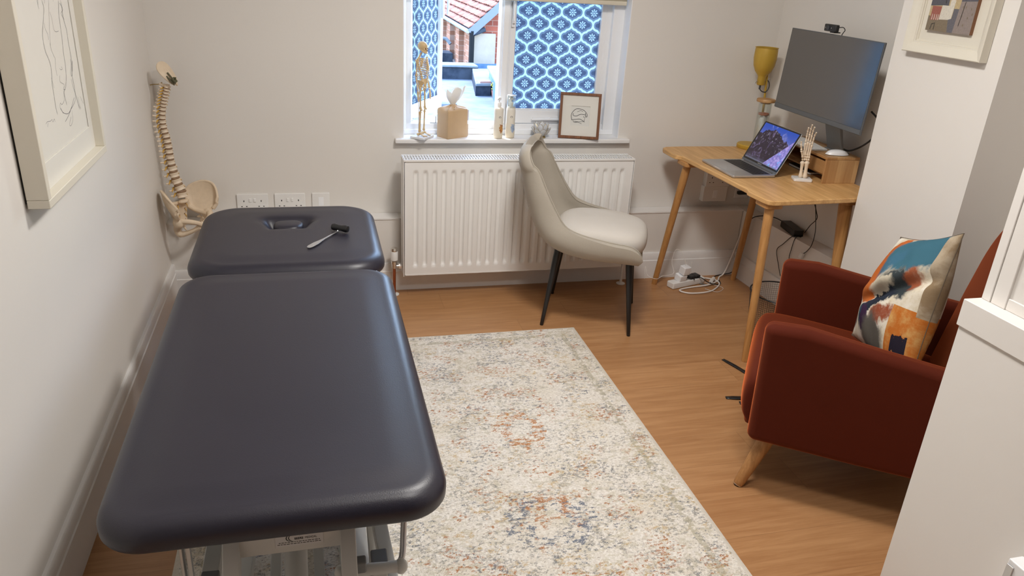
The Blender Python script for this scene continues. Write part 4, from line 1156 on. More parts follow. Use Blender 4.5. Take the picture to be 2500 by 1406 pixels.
DRAW= [[(-1.512, 1.451), (-1.512, 1.441), (-1.509, 1.43)], [(-1.475, 1.449), (-1.47, 1.427), (-1.498, 1.392), (-1.519, 1.368), (-1.516, 1.331), (-1.5, 1.303), (-1.495, 1.275), (-1.511, 1.243), (-1.51, 1.211), (-1.512, 1.18), (-1.511, 1.168)], [(-1.507, 1.26), (-1.502, 1.245), (-1.499, 1.233)], [(-1.489, 1.395), (-1.486, 1.38), (-1.472, 1.364), (-1.476, 1.352)], [(-1.469, 1.343), (-1.466, 1.326), (-1.457, 1.313), (-1.449, 1.304)], [(-1.418, 1.446), (-1.434, 1.41), (-1.452, 1.374), (-1.466, 1.337)], [(-1.423, 1.417), (-1.415, 1.397), (-1.415, 1.374), (-1.4, 1.365), (-1.374, 1.365)], [(-1.33, 1.441), (-1.345, 1.411), (-1.349, 1.376), (-1.356, 1.341), (-1.361, 1.31), (-1.366, 1.278), (-1.374, 1.246), (-1.392, 1.225), (-1.415, 1.212), (-1.418, 1.196), (-1.416, 1.175)], [(-1.309, 1.44), (-1.309, 1.417), (-1.308, 1.389), (-1.299, 1.36), (-1.298, 1.323), (-1.299, 1.29), (-1.308, 1.258), (-1.318, 1.23), (-1.313, 1.212), (-1.313, 1.187), (-1.305, 1.16), (-1.291, 1.142)], [(-1.321, 1.433), (-1.301, 1.416), (-1.323, 1.406), (-1.304, 1.389)], [(-1.308, 1.283), (-1.31, 1.267), (-1.326, 1.248), (-1.319, 1.239), (-1.291, 1.277), (-1.305, 1.249)], [(-1.332, 1.232), (-1.325, 1.206), (-1.316, 1.187), (-1.332, 1.169), (-1.381, 1.156), (-1.416, 1.15), (-1.456, 1.16), (-1.473, 1.175)], [(-1.453, 1.135), (-1.412, 1.145), (-1.369, 1.162), (-1.334, 1.18)], [(-1.421, 1.273), (-1.414, 1.268), (-1.399, 1.268), (-1.405, 1.275)], [(-1.433, 1.255), (-1.438, 1.24), (-1.406, 1.227), (-1.42, 1.217), (-1.403, 1.214)], [(-1.422, 1.213), (-1.429, 1.19), (-1.456, 1.182), (-1.467, 1.188), (-1.477, 1.178), (-1.457, 1.158)], [(-1.376, 1.151), (-1.381, 1.126), (-1.407, 1.115), (-1.419, 1.121), (-1.393, 1.137)], [(-1.615, 1.161), (-1.603, 1.164), (-1.575, 1.161), (-1.561, 1.162), (-1.558, 1.155), (-1.542, 1.16), (-1.54, 1.152)], [(-1.607, 1.152), (-1.596, 1.16)], [(-1.271, 1.173), (-1.261, 1.161), (-1.248, 1.148)], [(-1.295, 1.175), (-1.292, 1.153), (-1.284, 1.139)], [(-1.445, 1.304), (-1.455, 1.282), (-1.455, 1.258)]]
SKETCH= [[(0.311, 0.4), (0.293, 0.514), (0.337, 0.596), (0.415, 0.651), (0.547, 0.644), (0.635, 0.597), (0.686, 0.519), (0.66, 0.483), (0.632, 0.574)], [(0.342, 0.55), (0.341, 0.505), (0.42, 0.494), (0.523, 0.537), (0.637, 0.528)], [(0.316, 0.406), (0.404, 0.421), (0.511, 0.431), (0.599, 0.389), (0.625, 0.367)], [(0.362, 0.374), (0.47, 0.37), (0.599, 0.383)], [(0.347, 0.402), (0.364, 0.357), (0.436, 0.354)], [(0.656, 0.517), (0.627, 0.459), (0.618, 0.378)], [(0.588, 0.489), (0.607, 0.475), (0.597, 0.494)], [(0.386, 0.369), (0.483, 0.356), (0.558, 0.33)], [(0.434, 0.588), (0.514, 0.615), (0.575, 0.6)]]
# ------------------------------------------------------------------ spine and pelvis model in the far left corner
sp = thing('spine_model', 'full height anatomical model of a human spine and pelvis leaning in the far left corner', 'anatomical model', (0, 0, 0))
m_nerve = simple('yellow nerve plastic', (.62, .36, .05), .45, var=.05)
m_disc = simple('brown disc rubber', (.26, .16, .09), .6, var=.08)
def shellsurf(mb, fn, nu, nv, th, M=None):
    P = [[Vector(fn(i / nu, j / nv)) for i in range(nu + 1)] for j in range(nv + 1)]
    up_, dn = [], []
    for j in range(nv + 1):
        for i in range(nu + 1):
            a = P[j][min(i + 1, nu)] - P[j][max(i - 1, 0)]; b = P[min(j + 1, nv)][i] - P[max(j - 1, 0)][i]
            n = a.cross(b); n = n.normalized() if n.length > 1e-12 else Vector((0, 0, 1))
            up_.append(tuple(P[j][i] + n * th / 2)); dn.append(tuple(P[j][i] - n * th / 2))
    W_ = nu + 1; N_ = W_ * (nv + 1); fs = []
    for j in range(nv):
        for i in range(nu):
            a = j * W_ + i; fs.append((a, a + 1, a + W_ + 1, a + W_)); fs.append((N_ + a, N_ + a + W_, N_ + a + W_ + 1, N_ + a + 1))
    for i in range(nu):
        fs.append((i, N_ + i, N_ + i + 1, i + 1)); a = nv * W_ + i; fs.append((a, a + 1, N_ + a + 1, N_ + a))
    for j in range(nv):
        a = j * W_; fs.append((a, a + W_, N_ + a + W_, N_ + a)); a = j * W_ + nu; fs.append((a, N_ + a, N_ + a + W_, a + W_))
    return mb.add(up_ + dn, fs, M=M)
PA = math.atan2(-.66, .75)                       # anterior heading
PM = T(.118, -.168, .372) @ Matrix.Rotation(PA - pi / 2, 4, 'Z')      # local x lateral, y anterior, z up
def hip(s):
    m = MB()
    lo = catmull([(.034, -.052, .105), (.052, -.045, .092), (.068, -.012, .082), (.078, .018, .078), (.080, .038, .082)], 6)
    hi = catmull([(.040, -.078, .150), (.072, -.068, .190), (.112, -.030, .212), (.132, .015, .206), (.128, .045, .178), (.116, .062, .150)], 6)
    def il(u, v):
        a = lo[0].lerp(lo[-1], 0); n1 = len(lo) - 1; n2 = len(hi) - 1
        p = lo[min(int(u * n1 + .5), n1)]; q = hi[min(int(u * n2 + .5), n2)]
        r = p.lerp(q, v); r = r + Vector((.016 * sin(pi * v) * (.4 + u), .002, 0)); 
        return (s * r.x, r.y, r.z)
    shellsurf(m, il, 24, 12, .0065)
    m.tube([(s * q.x, q.y, q.z) for q in hi[::3]], .0058, n=10)                    # crest
    m.tube([(s * .117, .062, .150), (s * .108, .060, .130), (s * .112, .058, .118), (s * .100, .045, .095)], [.007, .006, .0075, .010])
    m.tube([(s * .036, -.055, .130), (s * .045, -.055, .105), (s * .060, -.030, .085), (s * .074, .005, .075), (s * .078, .030, .072)], [.012, .013, .011, .013, .015])
    m.ball((s * .086, .024, .068), (.021, .027, .027), 16, 10)
    m.tube([(s * .080, .040, .078), (s * .055, .068, .074), (s * .030, .078, .064), (s * .010, .078, .052)], [.014, .0115, .011, .013])
    m.tube([(s * .080, .012, .050), (s * .074, -.002, .028), (s * .066, .002, .006), (s * .050, .022, .008), (s * .030, .050, .022), (s * .010, .072, .040)], [.018, .0155, .0165, .0125, .010, .012])
    m.tube([(s * .074, -.010, .055), (s * .062, -.026, .050)], [.010, .003])
    return m
for s_ in (-1, 1):
    m = hip(s_); m.v = [tuple(PM @ Vector(v)) for v in m.v]
    m.build('hip_bone', m_bone, sp, remesh=.0022, smoothit=3)
m = MB(); m.ball((0, .076, .050), (.008, .009, .014)); m.v = [tuple(PM @ Vector(v)) for v in m.v]; m.build('pubic_disc', m_bonep, sp)
m = MB()
def sac(u, v):
    t = 1 - v; w = .048 * (.28 + .72 * t ** .8); x = (u * 2 - 1) * w
    y = -.030 - .034 * sin(pi * (.15 + .6 * v)) - .010 * abs(u * 2 - 1) ** 2 * t + .014 * v; z = .138 - .115 * v
    return (x, y, z)
shellsurf(m, sac, 14, 16, .016)
m.tube([sac(.5, 1), (0, -.045, .015), (0, -.036, .004), (0, -.028, -.002)], [.007, .006, .0045, .002])
m.ball((0, -.030, .140), (.026, .018, .010)); m.tube([(0, -.06, .12), (0, -.072, .10), (0, -.07, .07)], [.005, .006, .004])
m.v = [tuple(PM @ Vector(v)) for v in m.v]; sac_o = m.build('sacrum', m_bone, sp, remesh=.0022, smoothit=2)
for s_ in (-1, 1):
    for k in range(4):
        p = Vector(sac(.5 + s_ * .24, .12 + .22 * k)); p.y += .0075
        a = MB(); a.ball(tuple(p), (.0042, .003, .0034)); a.v = [tuple(PM @ Vector(v)) for v in a.v]; a.build('foramen', m_pin, sac_o)
        a = MB(); a.tube([tuple(p), tuple(p + Vector((s_ * .003, .006, -.007))), tuple(p + Vector((s_ * .004, .008, -.016)))], [.0022, .0018, .001]); a.v = [tuple(PM @ Vector(v)) for v in a.v]
        if k < 3: a.build('nerve_root', m_nerve, sp)
# column
cen = [(.096, -.146, .520), (.090, -.140, .562), (.076, -.135, .601), (.067, -.132, .643), (.060, -.130, .691), (.058, -.128, .747), (.054, -.126, .797), (.046, -.124, .844), (.045, -.123, .884), (.052, -.123, .925), (.060, -.124, .958), (.070, -.125, .990), (.084, -.126, 1.030)]
cl_ = catmull(cen, 24)
arcl = [0]
for i in range(1, len(cl_)): arcl.append(arcl[-1] + (cl_[i] - cl_[i - 1]).length)
def at_len(s_):
    for i in range(1, len(arcl)):
        if arcl[i] >= s_:
            t = (s_ - arcl[i - 1]) / (arcl[i] - arcl[i - 1] + 1e-9); p = cl_[i - 1].lerp(cl_[i], t); return p, (cl_[i] - cl_[i - 1]).normalized()
    return cl_[-1], (cl_[-1] - cl_[-2]).normalized()
hs_ = [.0335 - .001 * k for k in range(5)] + [.0255 - .0007 * k for k in range(12)] + [.0145 - .0002 * k for k in range(7)]
scl = (arcl[-1] - .004) / sum(hs_); pos = .004
for k, h in enumerate(hs_):
    h *= scl; p, t = at_len(pos + h * .5); pos += h
    A = Vector((.75, -.66, 0)); A = (A - t * A.dot(t)).normalized(); Lx = A.cross(t) * -1
    Lx = t.cross(A)
    Mv = Matrix((Lx, A, t)).transposed().to_4x4(); Mv.translation = p
    lum, tho = k < 5, 5 <= k < 17
    rx = (.0215 - .0008 * k) if lum else (.0165 - .00035 * (k - 5)) if tho else (.0125 - .0002 * (k - 17)); ry = rx * .78
    rx *= 1.13; ry *= 1.13
    if k == 23: rx *= 1.3
    m = MB()
    bh = h * .66
    m.loft([[(rx * q * cos(2 * pi * i / 20), ry * q * sin(2 * pi * i / 20) - (.003 if sin(2 * pi * i / 20) < -.6 else 0), z * bh / 2) for i in range(20)] for z, q in ((-1, .92), (-.8, 1.03), (-.3, .87), (.3, .87), (.8, 1.03), (1, .92))])
    back = .030 if lum else (.026 if tho else .020)
    drop = -.004 if lum else (-.014 if tho else -.005)
    m.tube([(0, -ry * .8, 0), (0, -ry - .008, .001), (0, -ry - back * .7, drop * .6), (0, -ry - back, drop)], [.006, .0055, .0042, .005 if lum else .003], n=8, sub=3)
    tw = rx + (.020 if lum else .017 if tho else .009)
    for s_ in (-1, 1):
        m.tube([(0, -ry - .004, 0), (s_ * rx * .9, -ry - .003, .001), (s_ * tw, -ry - (.004 if lum else .012), .003)], [.005, .0045, .003 if lum else .004], n=8, sub=3)
        m.tube([(s_ * rx * .5, -ry * .6, .002), (s_ * rx * .7, -ry - .006, .002), (s_ * rx * .7, -ry - .010, h * .45)], [.004, .0045, .003], n=8, sub=2)
    m.v = [tuple(Mv @ Vector(v)) for v in m.v]
    m.build('vertebra', m_bonep, sp, sharp=60)
    if k < 23:
        dsc = MB().lathe([(rx * .80, -h * .18), (rx * .93, -h * .06), (rx * .93, h * .06), (rx * .80, h * .18)], 20, M=Mv @ T(0, 0, h / 2) @ Matrix.Diagonal((1, .78, 1, 1))); dsc.build('disc', m_disc, sp)
        nr = MB()
        for s_ in (-1, 1):
            l_ = rx + (.014 if not tho else .010)
            nr.tube([(0, -ry * .9, h * .35), (s_ * rx * .7, -ry * 1.0, h * .32), (s_ * (rx + .003), -ry * .9, h * .15), (s_ * l_, -ry * .7, -h * .15)], [.0026, .0036, .0026, .0014], n=8, sub=3)
        nr.v = [tuple(Mv @ Vector(v)) for v in nr.v]; nr.build('nerve_root', m_nerve, sp)
m = MB(); top_, tt = at_len(arcl[-1])
OM = T(.088, -.130, 1.080) @ Matrix.Rotation(R(56), 4, 'Y') @ Matrix.Rotation(R(34), 4, 'X')
def occ(u, v):
    a = 2 * pi * u; r = v; return (.056 * r * cos(a), .036 * r * sin(a) * (1 - .25 * cos(a)), .010 * (1 - r * r) + .002 * sin(3 * a) * r)
shellsurf(m, occ, 32, 8, .006, M=OM)
m.tube([tuple(OM @ Vector(q)) for q in ((-.048, 0, -.002), (-.02, .004, .010), (.02, -.003, .012), (.052, 0, .004), (.062, .002, .0))], [.004, .006, .006, .006, .003])
for s_ in (-1, 1): m.ball(tuple(OM @ Vector((.012, s_ * .013, -.008))), (.009, .007, .007))
m.build('occipital_plate', m_bone, sp, remesh=.002, smoothit=2)
m_olive = simple('olive hanging clip', (.09, .085, .04), .5)
MB().tube([tuple(OM @ Vector(q)) for q in ((-.004, -.012, .017), (.030, -.014, .020), (.050, -.012, .012))], .0030).build('hanging_clip', m_olive, sp)
MB().tube([tuple(OM @ Vector(q)) for q in ((.006, -.022, .010), (.034, -.024, .014), (.052, -.02, .010))], .0030).build('hanging_clip', m_olive, sp)
rbox(MB(), .012, .009, -.006, .008, .004, .003, M=OM @ T(.036, -.015, .022)).rod(OM @ Vector((.036, -.015, .03)), OM @ Vector((.030, -.015, .040)), .003).build('clip_block', m_olive, sp)
MB().tube([(.0015, -.062, 1.02), (.02, -.075, 1.025), (.045, -.10, 1.03), (.060, -.118, 1.04)], .0022).build('wall_hook', m_brass, sp)
# ------------------------------------------------------------------ small skeleton on the sill
sk_ = thing('skeleton_model', 'small full human skeleton model on a white base, left end of the sill', 'anatomical model', (1.214, -.004, .7755), R(-128))
m_sk = simple('skeleton plastic', (.62, .45, .24), .45, var=.08, vs=60)
rbox(MB(), .052, .040, 0.0005, .012, .006, .002).build('stand_base', simple('glossy white base', (.75, .77, .80), .25), sk_)
SM = T(0, 0, .0118) @ Matrix.Diagonal((.258, .258, .258, 1))
def sk(name, mb, rm=.0016, sm=1, par=None):
    mb.v = [tuple(SM @ Vector(v)) for v in mb.v]
    return mb.build(name, m_sk, par or sk_, remesh=rm, smoothit=sm) if rm else mb.build(name, m_sk, par or sk_, sharp=80)
m = MB(); m.ball((0, -.005, 1.655), (.078, .098, .088), 20, 14); m.ball((0, .05, 1.60), (.058, .042, .05), 16, 10); m.tube([(-.055, .0, 1.585), (-.045, .06, 1.55), (0, .085, 1.54), (.045, .06, 1.55), (.055, 0, 1.585)], .016); m.ball((0, .075, 1.565), (.035, .018, .02))
s0 = sk('skull', m, .0014, 1)
for s_ in (-1, 1):
    a = MB().ball((s_ * .032, .084, 1.615), (.019, .014, .016)); a.v = [tuple(SM @ Vector(v)) for v in a.v]; a.build('eye_socket', m_pin, s0)
a = MB().ball((0, .094, 1.580), (.010, .010, .015)); a.v = [tuple(SM @ Vector(v)) for v in a.v]; a.build('nose_hole', m_pin, s0)
m = MB()
for k in range(24):
    t = k / 23; z = .98 + .56 * t; y = -.02 + .035 * sin(t * pi * 1.9 + .4) - .045 * sin(pi * t); r_ = .024 - .010 * t
    m.ball((0, y, z), (r_, r_, .0115), 10, 6); m.tube([(0, y, z), (0, y - .045, z - .014)], [.008, .005], n=6, smooth=False)
sk('spine', m, .0018, 1)
for k in range(10):
    t = k / 9; z = 1.44 - .32 * t; W_ = .062 + .078 * sin(pi * (.18 + .55 * t)); D_ = .060 + .05 * sin(pi * (.2 + .5 * t)); dz = -.055 - .03 * t
    for s_ in (-1, 1):
        e = .96 if k < 7 else .74 - .1 * (k - 7)
        pts = [(s_ * W_ * sin(a), .01 - D_ * cos(a), z + dz * (a / pi) ** 1.2 - (.02 * (a / pi) if k > 6 else 0)) for a in [pi * e * q / 10 for q in range(11)]]
        sk('rib', MB().tube(pts, .0062, n=6, sub=2), 0)
m = MB(); m.tube([(0, .085, 1.40), (0, .115, 1.30), (0, .120, 1.22)], [.024, .017, .010]); sk('sternum', m, 0)
for s_ in (-1, 1):
    sk('collar_bone', MB().tube([(s_ * .015, .075, 1.425), (s_ * .08, .065, 1.44), (s_ * .17, .005, 1.45)], [.010, .007, .010], n=8), 0)
    m = MB(); shellsurf(m, lambda u, v: (s_ * (.06 + .10 * u * (1 - .55 * v)), -.085 + .02 * u, 1.42 - .15 * v), 6, 6, .008); m.ball((s_ * .172, -.005, 1.43), .024); sk('shoulder_blade', m, .0016, 1)
    arm = bpy.data.objects.new('arm', None); COL.objects.link(arm); arm.parent = sk_
    dA = s_ * .022
    def lb_(nm, p0, p1, r, par):
        F, L = frame(p0, p1); rr_ = []
        for t, q in ((0, .6), (.05, 1.7), (.14, 1.05), (.5, .85), (.86, 1.05), (.95, 1.7), (1, .6)): rr_.append([tuple(F @ Vector((r * q * cos(2 * pi * i / 10), r * q * sin(2 * pi * i / 10), L * t))) for i in range(10)])
        return sk(nm, MB().loft(rr_), 0, par=par)
    lb_('upper_arm_bone', (s_ * .178, -.005, 1.42), (s_ * .200, -.025, 1.12), .014, arm)
    lb_('forearm_bone', (s_ * .190, -.020, 1.115), (s_ * .205, .020, .875), .009, arm); lb_('forearm_bone', (s_ * .212, -.020, 1.115), (s_ * .228, .030, .875), .009, arm)
    m = MB()
    m.ball((s_ * .217, .028, .850), (.026, .014, .022), 10, 6)
    for q in range(5):
        x_ = s_ * (.198 + .011 * q); ln = (.12, .165, .175, .165, .13)[q]
        m.tube([(x_, .030 + (.012 if q == 0 else 0), .84), (x_ + s_ * (q - 2) * .004, .040 + (.02 if q == 0 else 0), .84 - ln * .5), (x_ + s_ * (q - 2) * .004, .045, .84 - ln)], .0062, n=6)
    sk('hand', m, 0, par=arm)
    lg = bpy.data.objects.new('leg', None); COL.objects.link(lg); lg.parent = sk_
    lb_('thigh_bone', (s_ * .085, 0, .93), (s_ * .080, .008, .505), .0165, lg)
    a = MB().ball((s_ * .082, .022, .505), (.036, .032, .022)).ball((s_ * .082, .045, .500), (.017, .010, .019)); sk('knee', a, .0016, 1, lg)
    lb_('shin_bone', (s_ * .078, .006, .485), (s_ * .078, -.008, .075), .0155, lg); lb_('calf_bone', (s_ * .110, -.006, .470), (s_ * .102, -.014, .075), .0075, lg)
    m = MB(); m.ball((s_ * .085, -.035, .032), (.026, .035, .026)); m.ball((s_ * .085, .01, .050), (.026, .030, .024))
    for q in range(5): m.tube([(s_ * (.070 + .008 * q), .01, .042), (s_ * (.062 + .014 * q), .09, .024), (s_ * (.060 + .015 * q), .155 - .008 * q, .012)], .0085, n=6)
    sk('foot', m, 0, par=lg)
m = MB()
for s_ in (-1, 1):
    def wing(u, v, s_=s_):
        a = pi * (.05 + .9 * u); r = .05 + .055 * v
        return (s_ * (.045 + .10 * sin(a) * (.45 + .55 * v)), -.045 * cos(a) * (1 + .6 * v) + .0, .955 + .105 * v * (.55 + .45 * sin(a)))
    shellsurf(m, wing, 12, 8, .010)
    m.tube([(s_ * .085, .0, .955), (s_ * .06, .055, .92), (s_ * .015, .070, .90)], [.020, .011, .012]); m.tube([(s_ * .085, 0, .94), (s_ * .065, -.01, .86), (s_ * .035, .03, .86), (s_ * .012, .06, .89)], [.018, .017, .010, .010])
shellsurf(m, lambda u, v: ((u * 2 - 1) * .05 * (1 - .7 * v), -.045 - .03 * sin(pi * v * .8), 1.01 - .14 * v), 8, 8, .02)
sk('pelvis', m, .0016, 1)
MB().rod((0, -.020, .012), (0, -.020, .262), .0016).tube([(0, -.020, .262), (0, -.012, .275)], .0016).build('support_rod', m_alu, sk_)

# ------------------------------------------------------------------ things on the sill
SZ = .7753
tb = thing('tissue_box_cover', 'tan fabric cube tissue cover with a gathered top on the window sill', 'tissue box', (1.372, .031, SZ), R(30))
m_tan = simple('tan faux leather', (.56, .385, .22), .5, var=.05, bump=.15, bs=250)
a_, b_ = .0665, .0445
rings = []
for z, k, sag in ((0, .985, 0), (.003, 1.0, 0), (.06, .985, 0), (.12, 1.0, 0), (.134, 1.0, 0), (.141, .94, 0), (.146, .80, 0), (.149, .55, 0), (.153, .30, 0), (.160, .17, 0), (.168, .14, 0)):
    rings.append([(x * k * (1 + (.035 * sin(i * .55 + z * 40) if z > .135 else 0)), y * k * (1 + (.05 * sin(i * .9) if z > .14 else 0)), z + (.004 * sin(i * .8) * (z > .138))) for i, (x, y) in enumerate(rrect(a_, b_, .006, 4, 8))])
MB().loft(rings).build('cover', m_tan, tb, sharp=60)
for sx, sy in ((-1, -1), (1, -1)): MB().tube([(sx * a_ * .995, sy * b_ * .995, .002), (sx * a_ * .985, sy * b_ * .985, .06), (sx * a_, sy * b_, .136)], .0016).build('seam', m_tan, tb)
MB().tube([(.0, -.012, .152), (.018, -.002, .158), (.0, .012, .158), (-.018, 0, .158), (0, -.012, .152), (-.012, -.035, .150), (-.03, -.045, .146)], .0018).build('drawstring', m_tan, tb)
def tis(u, v):
    a = u * 2 * pi; r = .010 + .044 * sin(min(v * 1.25, 1) * pi / 2) * (1 + .16 * sin(a * 3 + 1)); h = .155 + .088 * v ** .9 - .010 * sin(a * 4) * v - .02 * v * (1 + cos(a - 2.4)) * .5
    return (r * cos(a) * .95 + .022 * v, r * sin(a) * .55 + .004 * sin(a * 5) * v, h)
MB().grid(tis, 60, 14).build('tissue', m_paper, tb, solid=.0006)

def bottle(x, y, lab_, motif, cap_clear, rz):
    t = thing('pump_bottle', lab_, 'bottle', (x, y, SZ), rz, 'pump bottles on the sill')
    m = Mat('bottle body ' + str(motif[0]), .35); X_, Y_, Z_ = m.obj()
    n = m.noise(90, 3, .6); n2 = m.noise(220, 2)
    cx, cz = .006, .052
    dx = (X_ - cx) / .016; dz = (Z_ - cz) / .030
    r = (dx * dx + dz * dz).sqrt() + (n - .5) * 1.7
    msk = r.lt(.72) * Y_.lt(0)
    c = m.mix(Z_.step(.0, .12), (.72, .64, .50), (.76, .71, .62))
    c = m.mix(msk * .9, c, m.mix(n2.gt(.5), *motif))
    mk = ((X_ + .003) * (X_ + .003) + (Z_ - .108) * (Z_ - .108)).sqrt()
    c = m.mix((mk - .0045).abs().lt(.0011) * Y_.lt(0) * (Z_ - .104).gt(0), c, (.12, .12, .12))
    m.color(c); m.set(Subsurface_Weight=.0)
    MB().lathe([(.003, .0006), (.021, .0006), (.0235, .003), (.024, .008), (.0238, .142), (.0225, .150), (.019, .155), (.010, .1565), (.004, .157)], 40).build('bottle_body', m.m, t, sharp=60)
    MB().lathe([(.003, .157), (.0105, .157), (.011, .160), (.011, .176), (.009, .179), (.0035, .180), (.0035, .192), (.002, .192)], 24).build('pump_collar', m_plastic, t)
    MB().lathe([(.003, .190), (.0085, .191), (.009, .196), (.0085, .205), (.003, .207)], 24).tube([(0, 0, .199), (-.012, -.012, .201), (-.020, -.020, .196)], [.004, .0036, .003]).build('pump_head', m_plastic, t)
    if cap_clear:
        MB().lathe([(.0225, .152), (.0225, .212), (.0215, .2135), (.0205, .2135), (.0205, .2125), (.0215, .211), (.0215, .153)], 32).build('clear_cap', m_glass, t)
        MB().lathe([(.001, .2115), (.0222, .2115), (.0224, .2145), (.001, .2148)], 32).build('cap_top', m_plastic, t)
    return t
bottle(1.602, -.004, 'cream pump bottle with an orange flower print on the window sill', ((.62, .27, .02), (.25, .05, .01)), False, R(12))
bottle(1.668, .010, 'pale pump bottle with a blue flower print and clear cap on the window sill', ((.22, .32, .50), (.40, .48, .62)), True, R(5))

lo = thing('lotus_candle_holder', 'small glass lotus tealight holder with brass base on the window sill', 'candle holder', (1.834, .012, SZ))
MB().lathe([(.001, .0005), (.026, .0005), (.027, .003), (.024, .008), (.016, .010), (.001, .010)], 32).build('base', m_brass, lo)
m_petal = thin('petal glass', (.98, .97, .95), .05, .55, (1, 1, 1))
for ringi, (n_p, r0, r1, hh, off) in enumerate(((8, .020, .052, .050, 0), (8, .018, .040, .066, .5), (6, .014, .024, .062, .25))):
    for i in range(n_p):
        a = 2 * pi * (i + off) / n_p
        def pf(u, v, a=a):
            w = .020 * (sin(pi * min(v * .92 + .06, 1)) ** .8) * (u * 2 - 1); r = r0 + (r1 - r0) * v ** .8 + .004 * (1 - (u * 2 - 1) ** 2) * sin(pi * v)
            return (r * cos(a) - w * sin(a), r * sin(a) + w * cos(a), .009 + hh * v - .008 * (r1 > .05) * v * v)
        pt_ = MB().grid(pf, 6, 8).build('petal', m_petal, lo, solid=.0014)
        e1 = [pf(0, k / 8) for k in range(9)] + [pf(1, 1 - k / 8) for k in range(9)]
        MB().tube(e1, .0007, n=5, sub=1, smooth=False).build('petal_rim', m_brass, pt_)

def m_line(): return m_ink
pf_ = thing('framed_sketch', 'walnut framed charcoal sketch leaning on the right end of the window sill', 'picture', (2.030, -.022, SZ + .0008), R(-15), rx=R(-13))
pf_.rotation_euler = (R(-12), 0, R(-15))
PW, PH = .106, .232
fmb = MB(); b = .0135
for x0, x1, z0, z1 in ((-PW, PW, 0, b), (-PW, PW, PH - b, PH), (-PW, -PW + b, b, PH - b), (PW - b, PW, b, PH - b)): fmb.box(x0, x1, -.008, .012, z0, z1)
fmb.build('frame', m_walnut, pf_, bevel=.0012)
m_mount = simple('ivory mount', (.70, .68, .63), .8, var=.01)
m_paperart = simple('drawing paper', (.66, .655, .62), .8, var=.01)
mt = MB(); ow = .052; oz0, oz1 = .066, .166
for x0, x1, z0, z1 in ((-PW + b, PW - b, b, oz0), (-PW + b, PW - b, oz1, PH - b), (-PW + b, -.046, oz0, oz1), (.052, PW - b, oz0, oz1)): mt.box(x0, x1, -.0005, .0025, z0, z1)
mt.build('mount', m_mount, pf_)
ppr = MB().box(-.056, .060, .0026, .0034, .055, .175).build('drawing', m_paperart, pf_)
MZ = Matrix(((1, 0, 0, 0), (0, 0, -1, 0), (0, 1, 0, 0), (0, 0, 0, 1)))
m = MB()
for l in SKETCH:
    pts = [((u - .5) * 2 * PW, v * PH, 0) for u, v in l]
    pts = catmull(pts, 6); m.ribbon([(p.x, p.y) for p in pts], .0024 if len(l) > 4 else .0017, 0, M=T(0, .0023, 0) @ MZ)
m.build('charcoal_lines', simple('charcoal', (.035, .035, .037), .9), ppr)
MB().box(-PW + .002, PW - .002, .012, .0135, .002, PH - .002).build('back_board', m_black, pf_)

# ------------------------------------------------------------------ framed pictures on the walls
m_frame = simple('pale cream frame paint', (.70, .66, .565), .45, var=.02)
fl = thing('framed_drawing', 'large cream framed pencil drawing hanging on the left wall', 'picture', (0, 0, 0))
fy0, fy1, fz0, fz1 = -1.787, -1.182, .989, 1.82; bw_ = .021
fm = MB()
for y0, y1, z0, z1 in ((fy0, fy1, fz0, fz0 + bw_), (fy0, fy1, fz1 - bw_, fz1), (fy0, fy0 + bw_, fz0 + bw_, fz1 - bw_), (fy1 - bw_, fy1, fz0 + bw_, fz1 - bw_)): fm.box(.006, .056, y0, y1, z0, z1)
fm.build('frame', m_frame, fl, bevel=.002)
mm = MB()
oy1, oz_ = -1.240, 1.078
oy0 = fy0 + .075
for y0, y1, z0, z1 in ((fy0 + bw_, fy1 - bw_, fz0 + bw_, oz_), (fy0 + bw_, fy1 - bw_, fz1 - .09, fz1 - bw_), (fy0 + bw_, oy0, oz_, fz1 - .09), (oy1, fy1 - bw_, oz_, fz1 - .09)): mm.box(.028, .031, y0, y1, z0, z1)
mm.build('mount', m_mount, fl, bevel=.0008)
dp = MB().box(.0255, .0275, oy0 - .01, oy1 + .01, oz_ - .01, fz1 - .08).build('drawing', m_mount, fl)
m = MB(); MYZ = Matrix(((0, 0, 1, 0), (1, 0, 0, 0), (0, 1, 0, 0), (0, 0, 0, 1)))
for i, l in enumerate(DRAW):
    if len(l) > 2: l = [(p.x, p.y) for p in catmull([(a, b, 0) for a, b in l], 4)]
    m.ribbon(l, .0016 if i in (9, 10, 11, 12) else .0011, 0, M=T(.0277, 0, 0) @ MYZ)
    if i in (1, 7, 8): m.ribbon([(a + .004 * sin(k * .7), b - .003) for k, (a, b) in enumerate(l)], .0007, 0, M=T(.0277, 0, 0) @ MYZ)
# the lines carry on up the sheet above the photograph's edge
for o_, w_ in ((-1.50, .0012), (-1.45, .0012), (-1.38, .001), (-1.31, .0012)):
    m.ribbon([(o_ + .012 * sin(k * .8 + o_ * 9), 1.44 + .028 * k) for k in range(9)], w_, 0, M=T(.0277, 0, 0) @ MYZ)
m.build('pencil_lines', simple('graphite', (.13, .13, .14), .7), dp)
MB().box(.0008, .006, fy0 + .01, fy1 - .01, fz0 + .01, fz1 - .01).build('back_board', m_black, fl)

fp = thing('framed_painting', 'deep cream box frame with a small town painting hanging on the chimney breast', 'picture', (2.945, -1.358, 1.374))
